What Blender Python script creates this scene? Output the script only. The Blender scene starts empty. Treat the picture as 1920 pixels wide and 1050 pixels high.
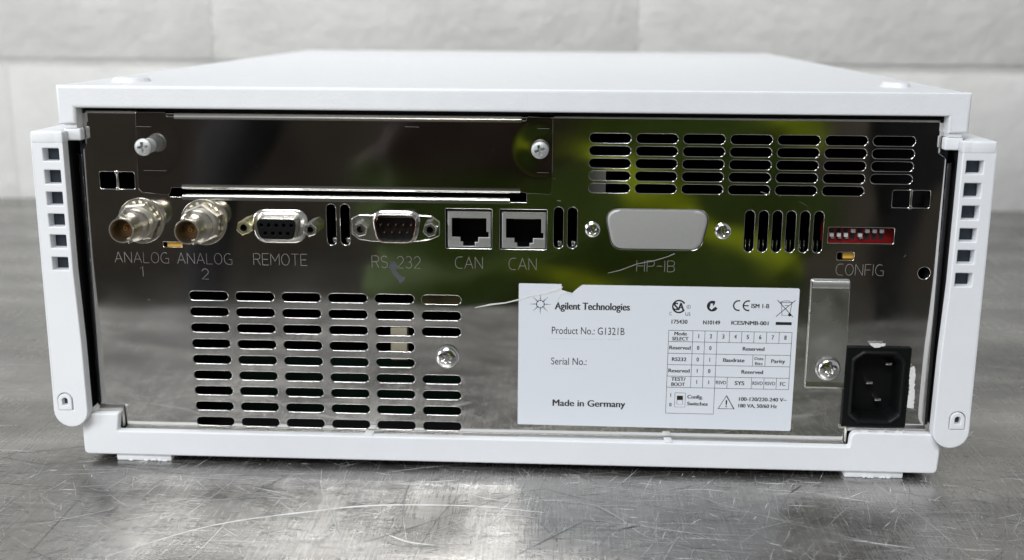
import bpy, bmesh, math, random
from mathutils import Vector, Matrix
R = math.radians
PI = math.pi
S = bpy.context.scene
COL = S.collection
random.seed(11)

# ------------------------------------------------------------------ camera
cam_d = bpy.data.cameras.new('camera')
cam = bpy.data.objects.new('camera', cam_d)
COL.objects.link(cam)
cam.location = (0.02227, -0.43091, 0.16924)
cam.rotation_euler = (R(76.790), R(-0.338), R(2.661))
cam_d.sensor_width = 36.0
cam_d.lens = 2130.4 / 1920.0 * 36.0
cam_d.clip_start = 0.01
cam_d.clip_end = 60.0
cam_d.dof.use_dof = True
cam_d.dof.focus_distance = 0.437
cam_d.dof.aperture_fstop = 9.0
cam_d.dof.aperture_blades = 7
S.camera = cam
S.render.resolution_x, S.render.resolution_y = 1024, 560
S.render.engine = 'CYCLES'
S.view_settings.view_transform = 'Standard'
S.view_settings.look = 'None'
S.view_settings.exposure = 0.0
S.view_settings.gamma = 1.0

# ------------------------------------------------------------------ world and lamps (indoor: ceiling lamp, added fill lights, soft room light)
W = bpy.data.worlds.new('World')
S.world = W
W.use_nodes = True
bg = W.node_tree.nodes['Background']
bg.inputs['Color'].default_value = (0.90, 0.94, 1.0, 1)
bg.inputs['Strength'].default_value = 0.36

def area(name, loc, target, sx, sy, power, col):
    d = bpy.data.lights.new(name, 'AREA')
    d.shape = 'RECTANGLE'; d.size = sx; d.size_y = sy; d.energy = power; d.color = col
    o = bpy.data.objects.new(name, d); COL.objects.link(o)
    o.location = loc
    o.rotation_euler = (Vector(target) - Vector(loc)).to_track_quat('-Z', 'Y').to_euler()
    return o
area('ceiling_or_fill_lamp', (-0.16, -3.0, 1.34), (0, 0, 0), 0.22, 0.12, 12, (1.0, 0.92, 0.78))  # ceiling lamp mirrored in the table
area('ceiling_or_fill_lamp', (-0.35, -1.35, 1.50), (0.0, 0, 0.05), 0.9, 0.4, 29, (0.95, 0.97, 1.0))  # added fill light for the instrument's front
wl = area('wall_fill', (-0.15, 0.16, 1.5), (-0.08, 0.66, 0.12), 0.9, 0.15, 1.5, (1.0, 0.985, 0.96))  # added light that brightens the block wall
wl.data.spread = R(64)
area('side_fill', (-2.4, -1.7, 0.8), (0, 0, 0.05), 0.9, 0.9, 34, (0.95, 0.97, 1.0))  # added fill from the left, kept out of the reflections

# ------------------------------------------------------------------ materials
def new_mat(name):
    m = bpy.data.materials.new(name); m.use_nodes = True
    nt = m.node_tree
    return m, nt, nt.nodes['Principled BSDF']
def simple(name, col, rough=0.5, metal=0.0, bump=0.0, scale=800.0, spec=0.5, var=0.0, vscale=60.0):
    m, nt, b = new_mat(name)
    b.inputs['Base Color'].default_value = (*col, 1)
    b.inputs['Roughness'].default_value = rough
    b.inputs['Metallic'].default_value = metal
    b.inputs['Specular IOR Level'].default_value = spec
    tc = nt.nodes.new('ShaderNodeTexCoord')
    if bump:
        n = nt.nodes.new('ShaderNodeTexNoise'); n.inputs['Scale'].default_value = scale; n.inputs['Detail'].default_value = 3
        bp_ = nt.nodes.new('ShaderNodeBump'); bp_.inputs['Strength'].default_value = bump; bp_.inputs['Distance'].default_value = 0.0003
        nt.links.new(tc.outputs['Object'], n.inputs['Vector'])
        nt.links.new(n.outputs['Fac'], bp_.inputs['Height']); nt.links.new(bp_.outputs['Normal'], b.inputs['Normal'])
    if var:
        n = nt.nodes.new('ShaderNodeTexNoise'); n.inputs['Scale'].default_value = vscale; n.inputs['Detail'].default_value = 4
        mx = nt.nodes.new('ShaderNodeMix'); mx.data_type = 'RGBA'
        mx.inputs['A'].default_value = (*[c * (1 - var) for c in col], 1)
        mx.inputs['B'].default_value = (*[min(1, c * (1 + var)) for c in col], 1)
        nt.links.new(tc.outputs['Object'], n.inputs['Vector'])
        nt.links.new(n.outputs['Fac'], mx.inputs['Factor']); nt.links.new(mx.outputs['Result'], b.inputs['Base Color'])
    return m

M = {}
M['white'] = simple('white_textured_paint', (0.76, 0.775, 0.795), 0.42, bump=0.38, scale=850, var=0.05, vscale=120)
M['foam'] = simple('white_moulded_plastic', (0.76, 0.775, 0.795), 0.5, bump=0.25, scale=1300, var=0.035, vscale=60)
M['bluegrey'] = simple('blue_grey_plastic', (0.05, 0.065, 0.09), 0.6, var=0.2)
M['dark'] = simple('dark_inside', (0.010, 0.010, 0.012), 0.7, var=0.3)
M['black'] = simple('black_plastic', (0.004, 0.0045, 0.0045), 0.4, bump=0.05, var=0.3, spec=0.18)
M['rim'] = simple('bright_cut_edge', (0.72, 0.71, 0.68), 0.25, 1.0)
M['nickel'] = simple('nickel_plating', (0.56, 0.53, 0.46), 0.32, 1.0, bump=0.15, scale=500, var=0.12, vscale=250)
M['tin'] = simple('tin_plated_shell', (0.76, 0.75, 0.72), 0.22, 1.0, bump=0.08, scale=600)
M['satin'] = simple('satin_aluminium', (0.66, 0.66, 0.64), 0.42, 1.0, bump=0.2, scale=2500, var=0.08, vscale=700)
M['blank'] = simple('dull_cast_plate', (0.40, 0.40, 0.385), 0.5, 0.45, bump=0.2, scale=2500, var=0.05, vscale=700)
M['zinc'] = simple('matt_zinc', (0.52, 0.54, 0.53), 0.5, 0.75, bump=0.2, scale=2000, var=0.08, vscale=400)
M['chrome'] = simple('bright_chrome', (0.80, 0.79, 0.77), 0.14, 1.0)
M['yellowzinc'] = simple('yellow_passivated_zinc', (0.70, 0.66, 0.40), 0.3, 1.0)
M['brass'] = simple('gilt_contact', (0.85, 0.50, 0.18), 0.3, 1.0)
M['ptfe'] = simple('brown_insulator', (0.16, 0.085, 0.03), 0.5)
M['copper'] = simple('copper_pin', (0.90, 0.48, 0.32), 0.25, 1.0)
M['red'] = simple('red_switch_body', (0.20, 0.004, 0.006), 0.5)  # red lowered for the shade in the recess
M['switchwhite'] = simple('white_switch_lever', (0.50, 0.48, 0.48), 0.5)  # levers toned down for the shade in the recess
M['amber'] = simple('amber_lens', (0.62, 0.36, 0.05), 0.35)
M['pcb'] = simple('green_circuit_board', (0.002, 0.010, 0.006), 0.5, var=0.9, vscale=220, spec=0.15)
M['beige'] = simple('beige_plastic', (0.75, 0.68, 0.50), 0.6)
M['olive'] = simple('dull_olive', (0.07, 0.055, 0.01), 0.6)
M['paper'] = simple('white_label_film', (0.70, 0.73, 0.77), 0.38, var=0.012, vscale=25)
M['ink'] = simple('black_ink', (0.012, 0.012, 0.014), 0.5)
M['faint'] = simple('faint_grey_ink', (0.45, 0.46, 0.48), 0.5)
M['torn'] = simple('torn_white_paper', (0.66, 0.66, 0.64), 0.75, bump=0.6, scale=900, var=0.2, vscale=500)
M['smudge'] = simple('grey_smudge', (0.06, 0.065, 0.07), 0.6, var=0.4, vscale=900)
M['speck'] = simple('pale_dust', (0.5, 0.5, 0.45), 0.6)
M['etch'] = simple('etched_metal', (0.28, 0.27, 0.255), 0.5, 0.35)

def mirror_mat(name, base, rough, dimples=()):
    m, nt, b = new_mat(name)
    N, L = nt.nodes.new, nt.links.new
    b.inputs['Metallic'].default_value = 1.0
    tc = N('ShaderNodeTexCoord')
    # faint surface variation of the plating
    n1 = N('ShaderNodeTexNoise'); n1.inputs['Scale'].default_value = 45; n1.inputs['Detail'].default_value = 5
    L(tc.outputs['Object'], n1.inputs['Vector'])
    mr = N('ShaderNodeMapRange'); mr.inputs['From Min'].default_value = 0.3; mr.inputs['From Max'].default_value = 0.7
    mr.inputs['To Min'].default_value = rough * 0.7; mr.inputs['To Max'].default_value = rough * 1.9
    L(n1.outputs['Fac'], mr.inputs['Value']); L(mr.outputs['Result'], b.inputs['Roughness'])
    # dust specks
    v = N('ShaderNodeTexNoise'); v.inputs['Scale'].default_value = 900; v.inputs['Detail'].default_value = 1
    L(tc.outputs['Object'], v.inputs['Vector'])
    sp = N('ShaderNodeMapRange'); sp.inputs['From Min'].default_value = 0.775; sp.inputs['From Max'].default_value = 0.80
    L(v.outputs['Fac'], sp.inputs['Value'])
    mx = N('ShaderNodeMix'); mx.data_type = 'RGBA'
    mx.inputs['A'].default_value = (*base, 1); mx.inputs['B'].default_value = (0.9, 0.9, 0.85, 1)
    L(sp.outputs['Result'], mx.inputs['Factor']); L(mx.outputs['Result'], b.inputs['Base Color'])
    # slow waviness of the thin sheet
    w = N('ShaderNodeTexNoise'); w.inputs['Scale'].default_value = 16; w.inputs['Detail'].default_value = 1.0
    L(tc.outputs['Object'], w.inputs['Vector'])
    h = w.outputs['Fac']
    for (dx, dz, rad, amt) in dimples:            # shallow pressed dishes round the screws
        d = N('ShaderNodeVectorMath'); d.operation = 'DISTANCE'
        d.inputs[1].default_value = (dx, 0.0052, dz)
        L(tc.outputs['Object'], d.inputs[0])
        r = N('ShaderNodeMapRange'); r.interpolation_type = 'SMOOTHSTEP'
        r.inputs['From Min'].default_value = rad * 0.2; r.inputs['From Max'].default_value = rad
        r.inputs['To Min'].default_value = 0.0; r.inputs['To Max'].default_value = amt
        L(d.outputs['Value'], r.inputs['Value'])
        a = N('ShaderNodeMath'); a.operation = 'ADD'
        L(h, a.inputs[0]); L(r.outputs['Result'], a.inputs[1]); h = a.outputs['Value']
    bu = N('ShaderNodeBump'); bu.inputs['Strength'].default_value = 1.0; bu.inputs['Distance'].default_value = 0.0011
    L(h, bu.inputs['Height']); L(bu.outputs['Normal'], b.inputs['Normal'])
    return m
M['mirror'] = mirror_mat('polished_nickel_sheet', (0.76, 0.745, 0.715), 0.05)
M['bracket'] = mirror_mat('brushed_bracket_sheet', (0.72, 0.71, 0.69), 0.22)
M['mirror2'] = mirror_mat('polished_nickel_plate', (0.52, 0.50, 0.48), 0.06,
                          [(-0.138, 0.1184, 0.013, 0.30), (0.0129, 0.1185, 0.012, 0.28)])

def table_mat():
    m, nt, b = new_mat('worn_stainless_steel')
    N, L = nt.nodes.new, nt.links.new
    b.inputs['Metallic'].default_value = 1.0
    tc = N('ShaderNodeTexCoord')
    def noise(sx, sy, scale, det=4, rotz=0.0, rough=0.5):
        mp = N('ShaderNodeMapping'); mp.inputs['Scale'].default_value = (sx, sy, 1); mp.inputs['Rotation'].default_value = (0, 0, rotz)
        L(tc.outputs['Object'], mp.inputs['Vector'])
        n = N('ShaderNodeTexNoise'); n.inputs['Scale'].default_value = scale; n.inputs['Detail'].default_value = det
        n.inputs['Roughness'].default_value = rough
        L(mp.outputs['Vector'], n.inputs['Vector'])
        return n.outputs['Fac']
    def mrange(v, a, b_, c, d):
        r = N('ShaderNodeMapRange'); r.inputs['From Min'].default_value = a; r.inputs['From Max'].default_value = b_
        r.inputs['To Min'].default_value = c; r.inputs['To Max'].default_value = d
        L(v, r.inputs['Value']); return r.outputs['Result']
    def math_(op, a, b_):
        x = N('ShaderNodeMath'); x.operation = op
        for i, q in enumerate((a, b_)):
            if isinstance(q, (int, float)): x.inputs[i].default_value = q
            else: L(q, x.inputs[i])
        return x.outputs['Value']
    big = noise(1, 1, 9, 5)
    along = noise(0.12, 3.2, 260, 5, 0.05, 0.7)      # hairlines running left-right
    across = noise(3.0, 0.10, 330, 5, 0.18, 0.7)     # hairlines running away from the viewer
    diag = noise(3.0, 0.10, 300, 4, 0.95, 0.7)
    blot = noise(1, 1.6, 42, 6, 0, 0.65)
    # colour; the broad patches stand in for reflections on the steel
    c = math_('ADD', mrange(noise(0.7, 1.6, 13, 5), 0.3, 0.7, -0.13, 0.13), mrange(blot, 0.3, 0.7, -0.045, 0.045))
    c = math_('ADD', c, mrange(along, 0.3, 0.7, -0.05, 0.05))
    c = math_('ADD', c, mrange(across, 0.3, 0.7, -0.045, 0.045))
    c = math_('ADD', c, 0.35)
    cc = N('ShaderNodeCombineColor')
    L(c, cc.inputs[0]); L(math_('MULTIPLY', c, 0.975), cc.inputs[1]); L(math_('MULTIPLY', c, 0.93), cc.inputs[2])
    L(cc.outputs['Color'], b.inputs['Base Color'])
    r = math_('ADD', mrange(blot, 0.3, 0.7, 0.20, 0.29), mrange(big, 0.3, 0.7, -0.03, 0.04))
    r = math_('ADD', r, mrange(across, 0.3, 0.7, -0.03, 0.03))
    L(r, b.inputs['Roughness'])
    h = math_('ADD', math_('MULTIPLY', along, 0.9), math_('MULTIPLY', across, 0.7))
    h = math_('ADD', h, math_('MULTIPLY', diag, 0.35))
    h = math_('ADD', h, math_('MULTIPLY', noise(1, 1, 7, 1), 9.0))
    bu = N('ShaderNodeBump'); bu.inputs['Strength'].default_value = 0.55; bu.inputs['Distance'].default_value = 0.00016
    L(h, bu.inputs['Height']); L(bu.outputs['Normal'], b.inputs['Normal'])
    b2 = N('ShaderNodeBsdfPrincipled'); b2.inputs['Metallic'].default_value = 1.0      # worn, hazy share of the surface
    b2.inputs['Roughness'].default_value = 0.62
    L(cc.outputs['Color'], b2.inputs['Base Color']); L(bu.outputs['Normal'], b2.inputs['Normal'])
    ms = N('ShaderNodeMixShader'); L(mrange(blot, 0.25, 0.75, 0.12, 0.46), ms.inputs[0])
    L(b.outputs[0], ms.inputs[1]); L(b2.outputs[0], ms.inputs[2])
    L(ms.outputs[0], nt.nodes['Material Output'].inputs['Surface'])
    return m
M['table'] = table_mat()
M['scr_bright'] = simple('glint_scratch', (0.95, 0.95, 0.93), 0.4, 0.0)  # scratches whose glint is put into the white colour
M['scr_mid'] = simple('pale_scratch', (0.55, 0.55, 0.54), 0.45, 0.6)
M['scr_dark'] = simple('dark_scratch', (0.10, 0.10, 0.10), 0.5, 0.6)

def wall_mat(name, col):
    m, nt, b = new_mat(name)
    N, L = nt.nodes.new, nt.links.new
    b.inputs['Roughness'].default_value = 0.55
    tc = N('ShaderNodeTexCoord')
    n = N('ShaderNodeTexNoise'); n.inputs['Scale'].default_value = 17; n.inputs['Detail'].default_value = 7
    L(tc.outputs['Object'], n.inputs['Vector'])
    mx = N('ShaderNodeMix'); mx.data_type = 'RGBA'
    mx.inputs['A'].default_value = (*[c * 0.80 for c in col], 1); mx.inputs['B'].default_value = (*[c * 1.17 for c in col], 1)
    L(n.outputs['Fac'], mx.inputs['Factor']); L(mx.outputs['Result'], b.inputs['Base Color'])
    n2 = N('ShaderNodeTexNoise'); n2.inputs['Scale'].default_value = 70; n2.inputs['Detail'].default_value = 5
    L(tc.outputs['Object'], n2.inputs['Vector'])
    bu = N('ShaderNodeBump'); bu.inputs['Strength'].default_value = 0.7; bu.inputs['Distance'].default_value = 0.003
    L(n2.outputs['Fac'], bu.inputs['Height']); L(bu.outputs['Normal'], b.inputs['Normal'])
    return m
M['block'] = wall_mat('painted_block', (0.61, 0.61, 0.59))
M['mortar'] = wall_mat('painted_mortar', (0.54, 0.54, 0.52))
M['floor'] = simple('dark_floor', (0.12, 0.112, 0.095), 0.6, var=0.85, vscale=3.0)
M['backdrop'] = simple('dark_backdrop', (0.13, 0.105, 0.08), 0.7, var=0.85, vscale=2.5)
def shirt_mat():
    m, nt, b = new_mat('green_cloth_with_painted_folds')
    N, L = nt.nodes.new, nt.links.new
    b.inputs['Roughness'].default_value = 0.8
    tc = N('ShaderNodeTexCoord'); mp = N('ShaderNodeMapping'); mp.inputs['Rotation'].default_value = (0, R(62), 0)
    L(tc.outputs['Object'], mp.inputs['Vector'])
    w = N('ShaderNodeTexWave'); w.inputs['Scale'].default_value = 2.3; w.inputs['Distortion'].default_value = 5.0  # bands paint the bright, lit folds of the cloth
    w.inputs['Detail'].default_value = 1.0; w.inputs['Detail Scale'].default_value = 0.9; w.inputs['Phase Offset'].default_value = 2.2
    L(mp.outputs['Vector'], w.inputs['Vector'])
    r = N('ShaderNodeMapRange'); r.inputs['From Min'].default_value = 0.84; r.inputs['From Max'].default_value = 0.99
    L(w.outputs['Fac'], r.inputs['Value'])
    sx = N('ShaderNodeSeparateXYZ'); L(tc.outputs['Object'], sx.inputs[0])
    k = N('ShaderNodeMapRange'); k.interpolation_type = 'SMOOTHSTEP'      # the painted lit folds start at the middle of the chest
    k.inputs['From Min'].default_value = -0.05; k.inputs['From Max'].default_value = 0.05
    L(sx.outputs['X'], k.inputs['Value'])
    mu = N('ShaderNodeMath'); mu.operation = 'MULTIPLY'; L(r.outputs['Result'], mu.inputs[0]); L(k.outputs['Result'], mu.inputs[1])
    mx = N('ShaderNodeMix'); mx.data_type = 'RGBA'
    mx.inputs['A'].default_value = (0.052, 0.090, 0.002, 1); mx.inputs['B'].default_value = (0.55, 0.66, 0.012, 1)
    L(mu.outputs['Value'], mx.inputs['Factor'])
    # brown upper part on one side of the chest
    z1 = N('ShaderNodeMapRange'); z1.interpolation_type = 'SMOOTHSTEP'; z1.inputs['From Min'].default_value = -0.02; z1.inputs['From Max'].default_value = 0.02
    L(sx.outputs['Z'], z1.inputs['Value'])
    x1 = N('ShaderNodeMapRange'); x1.interpolation_type = 'SMOOTHSTEP'; x1.inputs['From Min'].default_value = 0.05; x1.inputs['From Max'].default_value = -0.01
    L(sx.outputs['X'], x1.inputs['Value'])
    mm = N('ShaderNodeMath'); mm.operation = 'MULTIPLY'; L(z1.outputs['Result'], mm.inputs[0]); L(x1.outputs['Result'], mm.inputs[1])
    m2 = N('ShaderNodeMix'); m2.data_type = 'RGBA'; m2.inputs['B'].default_value = (0.045, 0.026, 0.018, 1)
    L(mm.outputs['Value'], m2.inputs['Factor']); L(mx.outputs['Result'], m2.inputs['A']); L(m2.outputs['Result'], b.inputs['Base Color'])
    return m
M['shirt'] = shirt_mat()
M['trousers'] = simple('black_cloth', (0.015, 0.015, 0.018), 0.9)
M['skin'] = simple('skin', (0.34, 0.20, 0.14), 0.5)
M['hair'] = simple('dark_hair', (0.02, 0.013, 0.008), 0.6)

# ------------------------------------------------------------------ helpers (all lengths below in millimetres)
MM = 0.001
def empty(name, loc=(0, 0, 0)):
    o = bpy.data.objects.new(name, None); COL.objects.link(o); o.location = loc
    o.empty_display_size = 0.02
    return o
def link(name, me, mats, parent=None):
    for m in mats: me.materials.append(m)
    o = bpy.data.objects.new(name, me); COL.objects.link(o)
    if parent is not None: o.parent = parent
    return o
def smooth(me, ang=35):
    for p in me.polygons: p.use_smooth = True
    me.set_sharp_from_angle(angle=R(ang))
def finish(name, bm, mats, parent=None, ang=35, scale=True, recalc=True):
    if recalc: bmesh.ops.recalc_face_normals(bm, faces=bm.faces[:])
    me = bpy.data.meshes.new(name)
    if scale: bmesh.ops.scale(bm, vec=(MM, MM, MM), verts=bm.verts[:])
    bm.to_mesh(me); bm.free()
    smooth(me, ang)
    if not isinstance(mats, (list, tuple)): mats = [mats]
    return link(name, me, mats, parent)
def dup(o, parent, offset=(0, 0, 0)):
    c = o.copy(); COL.objects.link(c); c.parent = parent
    c.location = Vector(o.location) + Vector(offset) * MM
    return c
def box(bm, x0, x1, y0, y1, z0, z1, bev=0.0, seg=2, mi=0):
    r = bmesh.ops.create_cube(bm, size=1.0)
    vs = r['verts']
    for v in vs:
        v.co = Vector(((x0 + x1) / 2 + v.co.x * (x1 - x0), (y0 + y1) / 2 + v.co.y * (y1 - y0), (z0 + z1) / 2 + v.co.z * (z1 - z0)))
    fs = set(f for v in vs for f in v.link_faces)
    for f in fs: f.material_index = mi
    if bev > 0:
        es = list(set(e for v in vs for e in v.link_edges))
        r = bmesh.ops.bevel(bm, geom=es, offset=bev, segments=seg, profile=0.5, affect='EDGES')
        for f in r['faces']: f.material_index = mi
def boxobj(name, x0, x1, y0, y1, z0, z1, mat, parent=None, bev=0.0, seg=2):
    bm = bmesh.new(); box(bm, x0, x1, y0, y1, z0, z1, bev, seg)
    return finish(name, bm, mat, parent)
def loft(bm, rings, cap0=False, cap1=False, mi=0, closed=True):
    R_ = [[bm.verts.new(p) for p in ring] for ring in rings]
    n = len(R_[0])
    for a, b in zip(R_[:-1], R_[1:]):
        for i in range(n if closed else n - 1):
            j = (i + 1) % n
            f = bm.faces.new((a[i], a[j], b[j], b[i])); f.material_index = mi
    if cap0: f = bm.faces.new(R_[0][::-1]); f.material_index = mi
    if cap1: f = bm.faces.new(R_[-1]); f.material_index = mi
    return R_
def ring(cx, cz, y, r, n=32, ph=0.0):
    return [(cx + r * math.cos(ph + 2 * PI * i / n), y, cz + r * math.sin(ph + 2 * PI * i / n)) for i in range(n)]
def lathe(bm, cx, cz, prof, n=32, mi=0, cap0=False, cap1=False):
    loft(bm, [ring(cx, cz, y, r, n) for (y, r) in prof], cap0, cap1, mi)
def hexring(cx, cz, y, r, ph=0.0, n=6):
    return ring(cx, cz, y, r, n, ph)
def rrect(x0, x1, z0, z1, r, n=5):
    r = min(r, (x1 - x0) / 2 - 1e-4, (z1 - z0) / 2 - 1e-4)
    out = []
    for (cx, cz, a) in ((x1 - r, z1 - r, 0), (x0 + r, z1 - r, 90), (x0 + r, z0 + r, 180), (x1 - r, z0 + r, 270)):
        for i in range(n + 1):
            t = R(a + 90 * i / n)
            out.append((cx + r * math.cos(t), cz + r * math.sin(t)))
    return out
def slot(cx, cz, w, h, n=6):
    return rrect(cx - w / 2, cx + w / 2, cz - h / 2, cz + h / 2, min(w, h) / 2, n)
def circ(cx, cz, r, n=24):
    return [(cx + r * math.cos(2 * PI * i / n), cz + r * math.sin(2 * PI * i / n)) for i in range(n)]
def round_poly(pts, rads, n=4):
    """round each corner of a polygon with its own radius"""
    out = []
    k = len(pts)
    for i in range(k):
        p = Vector(pts[i]); a = Vector(pts[i - 1]); b = Vector(pts[(i + 1) % k])
        r = rads[i] if isinstance(rads, (list, tuple)) else rads
        if r <= 0: out.append(tuple(p)); continue
        u = (a - p).normalized(); v = (b - p).normalized()
        ang = u.angle(v); d = min(r / math.tan(ang / 2), (a - p).length * .49, (b - p).length * .49)
        s, e = p + u * d, p + v * d
        for t in range(n + 1):
            t /= n
            out.append(tuple((s * (1 - t) ** 2 + p * 2 * t * (1 - t) + e * t * t)))
    return out
def dshape(cx, cz, w, h, r, tap, n=6):
    """D-sub outline, wide side up; tap = inset of the lower corners"""
    pts = [(cx + w / 2, cz + h / 2), (cx - w / 2, cz + h / 2), (cx - w / 2 + tap, cz - h / 2), (cx + w / 2 - tap, cz - h / 2)]
    return round_poly(pts, r, n)
def plate(name, outer, holes, y0, thick, mat, parent=None, bev=0.0, bres=2, ang=40):
    """flat sheet in the XZ plane with real holes; front face at y0, going back by thick (mm)"""
    cu = bpy.data.curves.new(name, 'CURVE'); cu.dimensions = '2D'; cu.fill_mode = 'BOTH'
    for pts in [outer] + list(holes):
        sp = cu.splines.new('POLY'); sp.points.add(len(pts) - 1)
        for q, p in zip(sp.points, pts): q.co = (p[0] * MM, p[1] * MM, 0, 1)
        sp.use_cyclic_u = True
    cu.extrude = max(1e-6, (thick / 2 - bev) * MM); cu.bevel_depth = bev * MM; cu.bevel_resolution = bres
    cu.offset = -bev * MM
    t = bpy.data.objects.new('tmp', cu); COL.objects.link(t)
    bpy.context.view_layer.update()
    me = bpy.data.meshes.new_from_object(t.evaluated_get(bpy.context.evaluated_depsgraph_get()))
    bpy.data.objects.remove(t); bpy.data.curves.remove(cu)
    yc = (y0 + thick / 2) * MM
    for v in me.vertices:
        x, y, z = v.co; v.co = (x, yc - z, y)
    me.name = name; me.materials.clear()
    bm = bmesh.new(); bm.from_mesh(me)
    bmesh.ops.remove_doubles(bm, verts=bm.verts[:], dist=1e-6)
    bmesh.ops.recalc_face_normals(bm, faces=bm.faces[:]); bm.to_mesh(me); bm.free()
    smooth(me, ang)
    for p in me.polygons:
        if abs(p.normal.y) > .999: p.use_smooth = False
    fl = {}
    for p in me.polygons:
        for e in p.edge_keys: fl.setdefault(e, []).append(abs(p.normal.y) > .999)
    sh = me.attributes.get('sharp_edge') or me.attributes.new('sharp_edge', 'BOOLEAN', 'EDGE')
    for e in me.edges:
        q = fl.get(tuple(sorted(e.vertices)), [])
        if len(q) == 2 and q[0] != q[1]: sh.data[e.index].value = True
    return link(name, me, [mat], parent)
def sweep_x(bm, prof, x0, x1, mi=0, segs=1):
    """open profile of (y,z) points swept from x0 to x1"""
    loft(bm, [[(x0 + (x1 - x0) * i / segs, y, z) for (y, z) in prof] for i in range(segs + 1)], closed=False, mi=mi)
def arc(cy, cz, r, a0, a1, n=6):
    return [(cy + r * math.cos(R(a0 + (a1 - a0) * i / n)), cz + r * math.sin(R(a0 + (a1 - a0) * i / n))) for i in range(n + 1)]
def strokes(bm, lines, y, w, depth=0.1, mi=0):
    """flat-topped strokes (mm) along polylines of (x,z)"""
    for ln in lines:
        k = len(ln)
        L_, R_ = [], []
        for i in range(k):
            p = Vector(ln[i]); a = Vector(ln[max(0, i - 1)]); b = Vector(ln[min(k - 1, i + 1)])
            d = (b - a)
            if d.length < 1e-9: d = Vector((1, 0))
            d.normalize(); nn = Vector((-d.y, d.x))
            ww = w[i] if isinstance(w, (list, tuple)) else w
            L_.append(p + nn * ww / 2); R_.append(p - nn * ww / 2)
        tl = [bm.verts.new((p.x, y - depth, p.y)) for p in L_]; tr = [bm.verts.new((p.x, y - depth, p.y)) for p in R_]
        bl = [bm.verts.new((p.x, y, p.y)) for p in L_]; br = [bm.verts.new((p.x, y, p.y)) for p in R_]
        for i in range(k - 1):
            for q in ((tl[i], tl[i + 1], tr[i + 1], tr[i]), (bl[i], bl[i + 1], tl[i + 1], tl[i]), (tr[i], tr[i + 1], br[i + 1], br[i])):
                f = bm.faces.new(q); f.material_index = mi
        for i in (0, k - 1):
            f = bm.faces.new((tl[i], tr[i], br[i], bl[i])); f.material_index = mi
def arcpts(cx, cz, rx, rz, a0, a1, n=10):
    return [(cx + rx * math.cos(R(a0 + (a1 - a0) * i / n)), cz + rz * math.sin(R(a0 + (a1 - a0) * i / n))) for i in range(n + 1)]

# ------------------------------------------------------------------ the room: wall of painted blocks, steel table, floor
TZ = -11.5                                        # table top height (mm)
wall = None
bm = bmesh.new(); box(bm, -2600, 2600, 663.6, 860, -900, 1700)
wall = finish('wall', bm, M['mortar']); wall['kind'] = 'structure'
wall['label'] = 'painted concrete block wall behind the steel table'
bm = bmesh.new(); box(bm, -202.0, 202.0, 661.5, 672, -97.0, 97.0, 0.8, 2)
blk0 = finish('block', bm, M['block'], wall, ang=60)
first = True
for row in range(-2, 4):
    zc = 120.5 + 101 + row * 202
    off = 89.5 + (202 if row % 2 == 0 else 0)
    for k in range(-4, 5):
        xc = off + k * 404
        if abs(xc) > 1650: continue
        if first: o = blk0; first = False
        else: o = blk0.copy(); COL.objects.link(o); o.parent = wall
        o.location = (xc * MM, random.uniform(-.15, .15) * MM, zc * MM)

tab = empty('steel_table', (0, 0.2, -0.9))
tab['label'] = 'scratched stainless steel table top under the instrument'
tab['category'] = 'table'
def tobj(name, bm, mats, **k):
    o = finish(name, bm, mats, tab, **k)
    o.matrix_parent_inverse = Matrix.Translation((0, -0.2, 0.9))
    return o
bm = bmesh.new(); box(bm, -1300, 1300, -250, 661, TZ - 40, TZ, 3, 3)
tobj('tabletop', bm, M['table'])
for sx in (-1240, 1200):
    for sy in (-210, 580):
        bm = bmesh.new(); box(bm, sx, sx + 40, sy, sy + 40, -900, TZ - 40.2, 3)
        tobj('leg', bm, M['satin'])

def ribbon(bm, pts, w, mi, z=TZ + 0.03):
    k = len(pts); up, dn = [], []
    for i in range(k):
        p = Vector(pts[i]); a = Vector(pts[max(0, i - 1)]); b = Vector(pts[min(k - 1, i + 1)])
        d = (b - a).normalized(); nn = Vector((-d.y, d.x))
        t = i / (k - 1)
        ww = w * (0.25 + 0.75 * math.sin(PI * min(1, max(0, t)))) * random.uniform(.75, 1.2)
        up.append(bm.verts.new((*(p + nn * ww / 2), z))); dn.append(bm.verts.new((*(p - nn * ww / 2), z)))
    for i in range(k - 1):
        f = bm.faces.new((dn[i], dn[i + 1], up[i + 1], up[i])); f.material_index = mi
def curve_through(pts, n=40):
    """Catmull-Rom through the points"""
    P = [Vector(p) for p in pts]; P = [P[0] * 2 - P[1]] + P + [P[-1] * 2 - P[-2]]
    out = []
    seg = len(P) - 3
    for s in range(seg):
        a, b, c, d = P[s:s + 4]
        for i in range(n // seg + 1):
            t = i / (n // seg + 1)
            out.append(0.5 * ((2 * b) + (c - a) * t + (2 * a - 5 * b + 4 * c - d) * t * t + (3 * b - a - 3 * c + d) * t ** 3))
    out.append(P[-2])
    return out
bm = bmesh.new()
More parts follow.
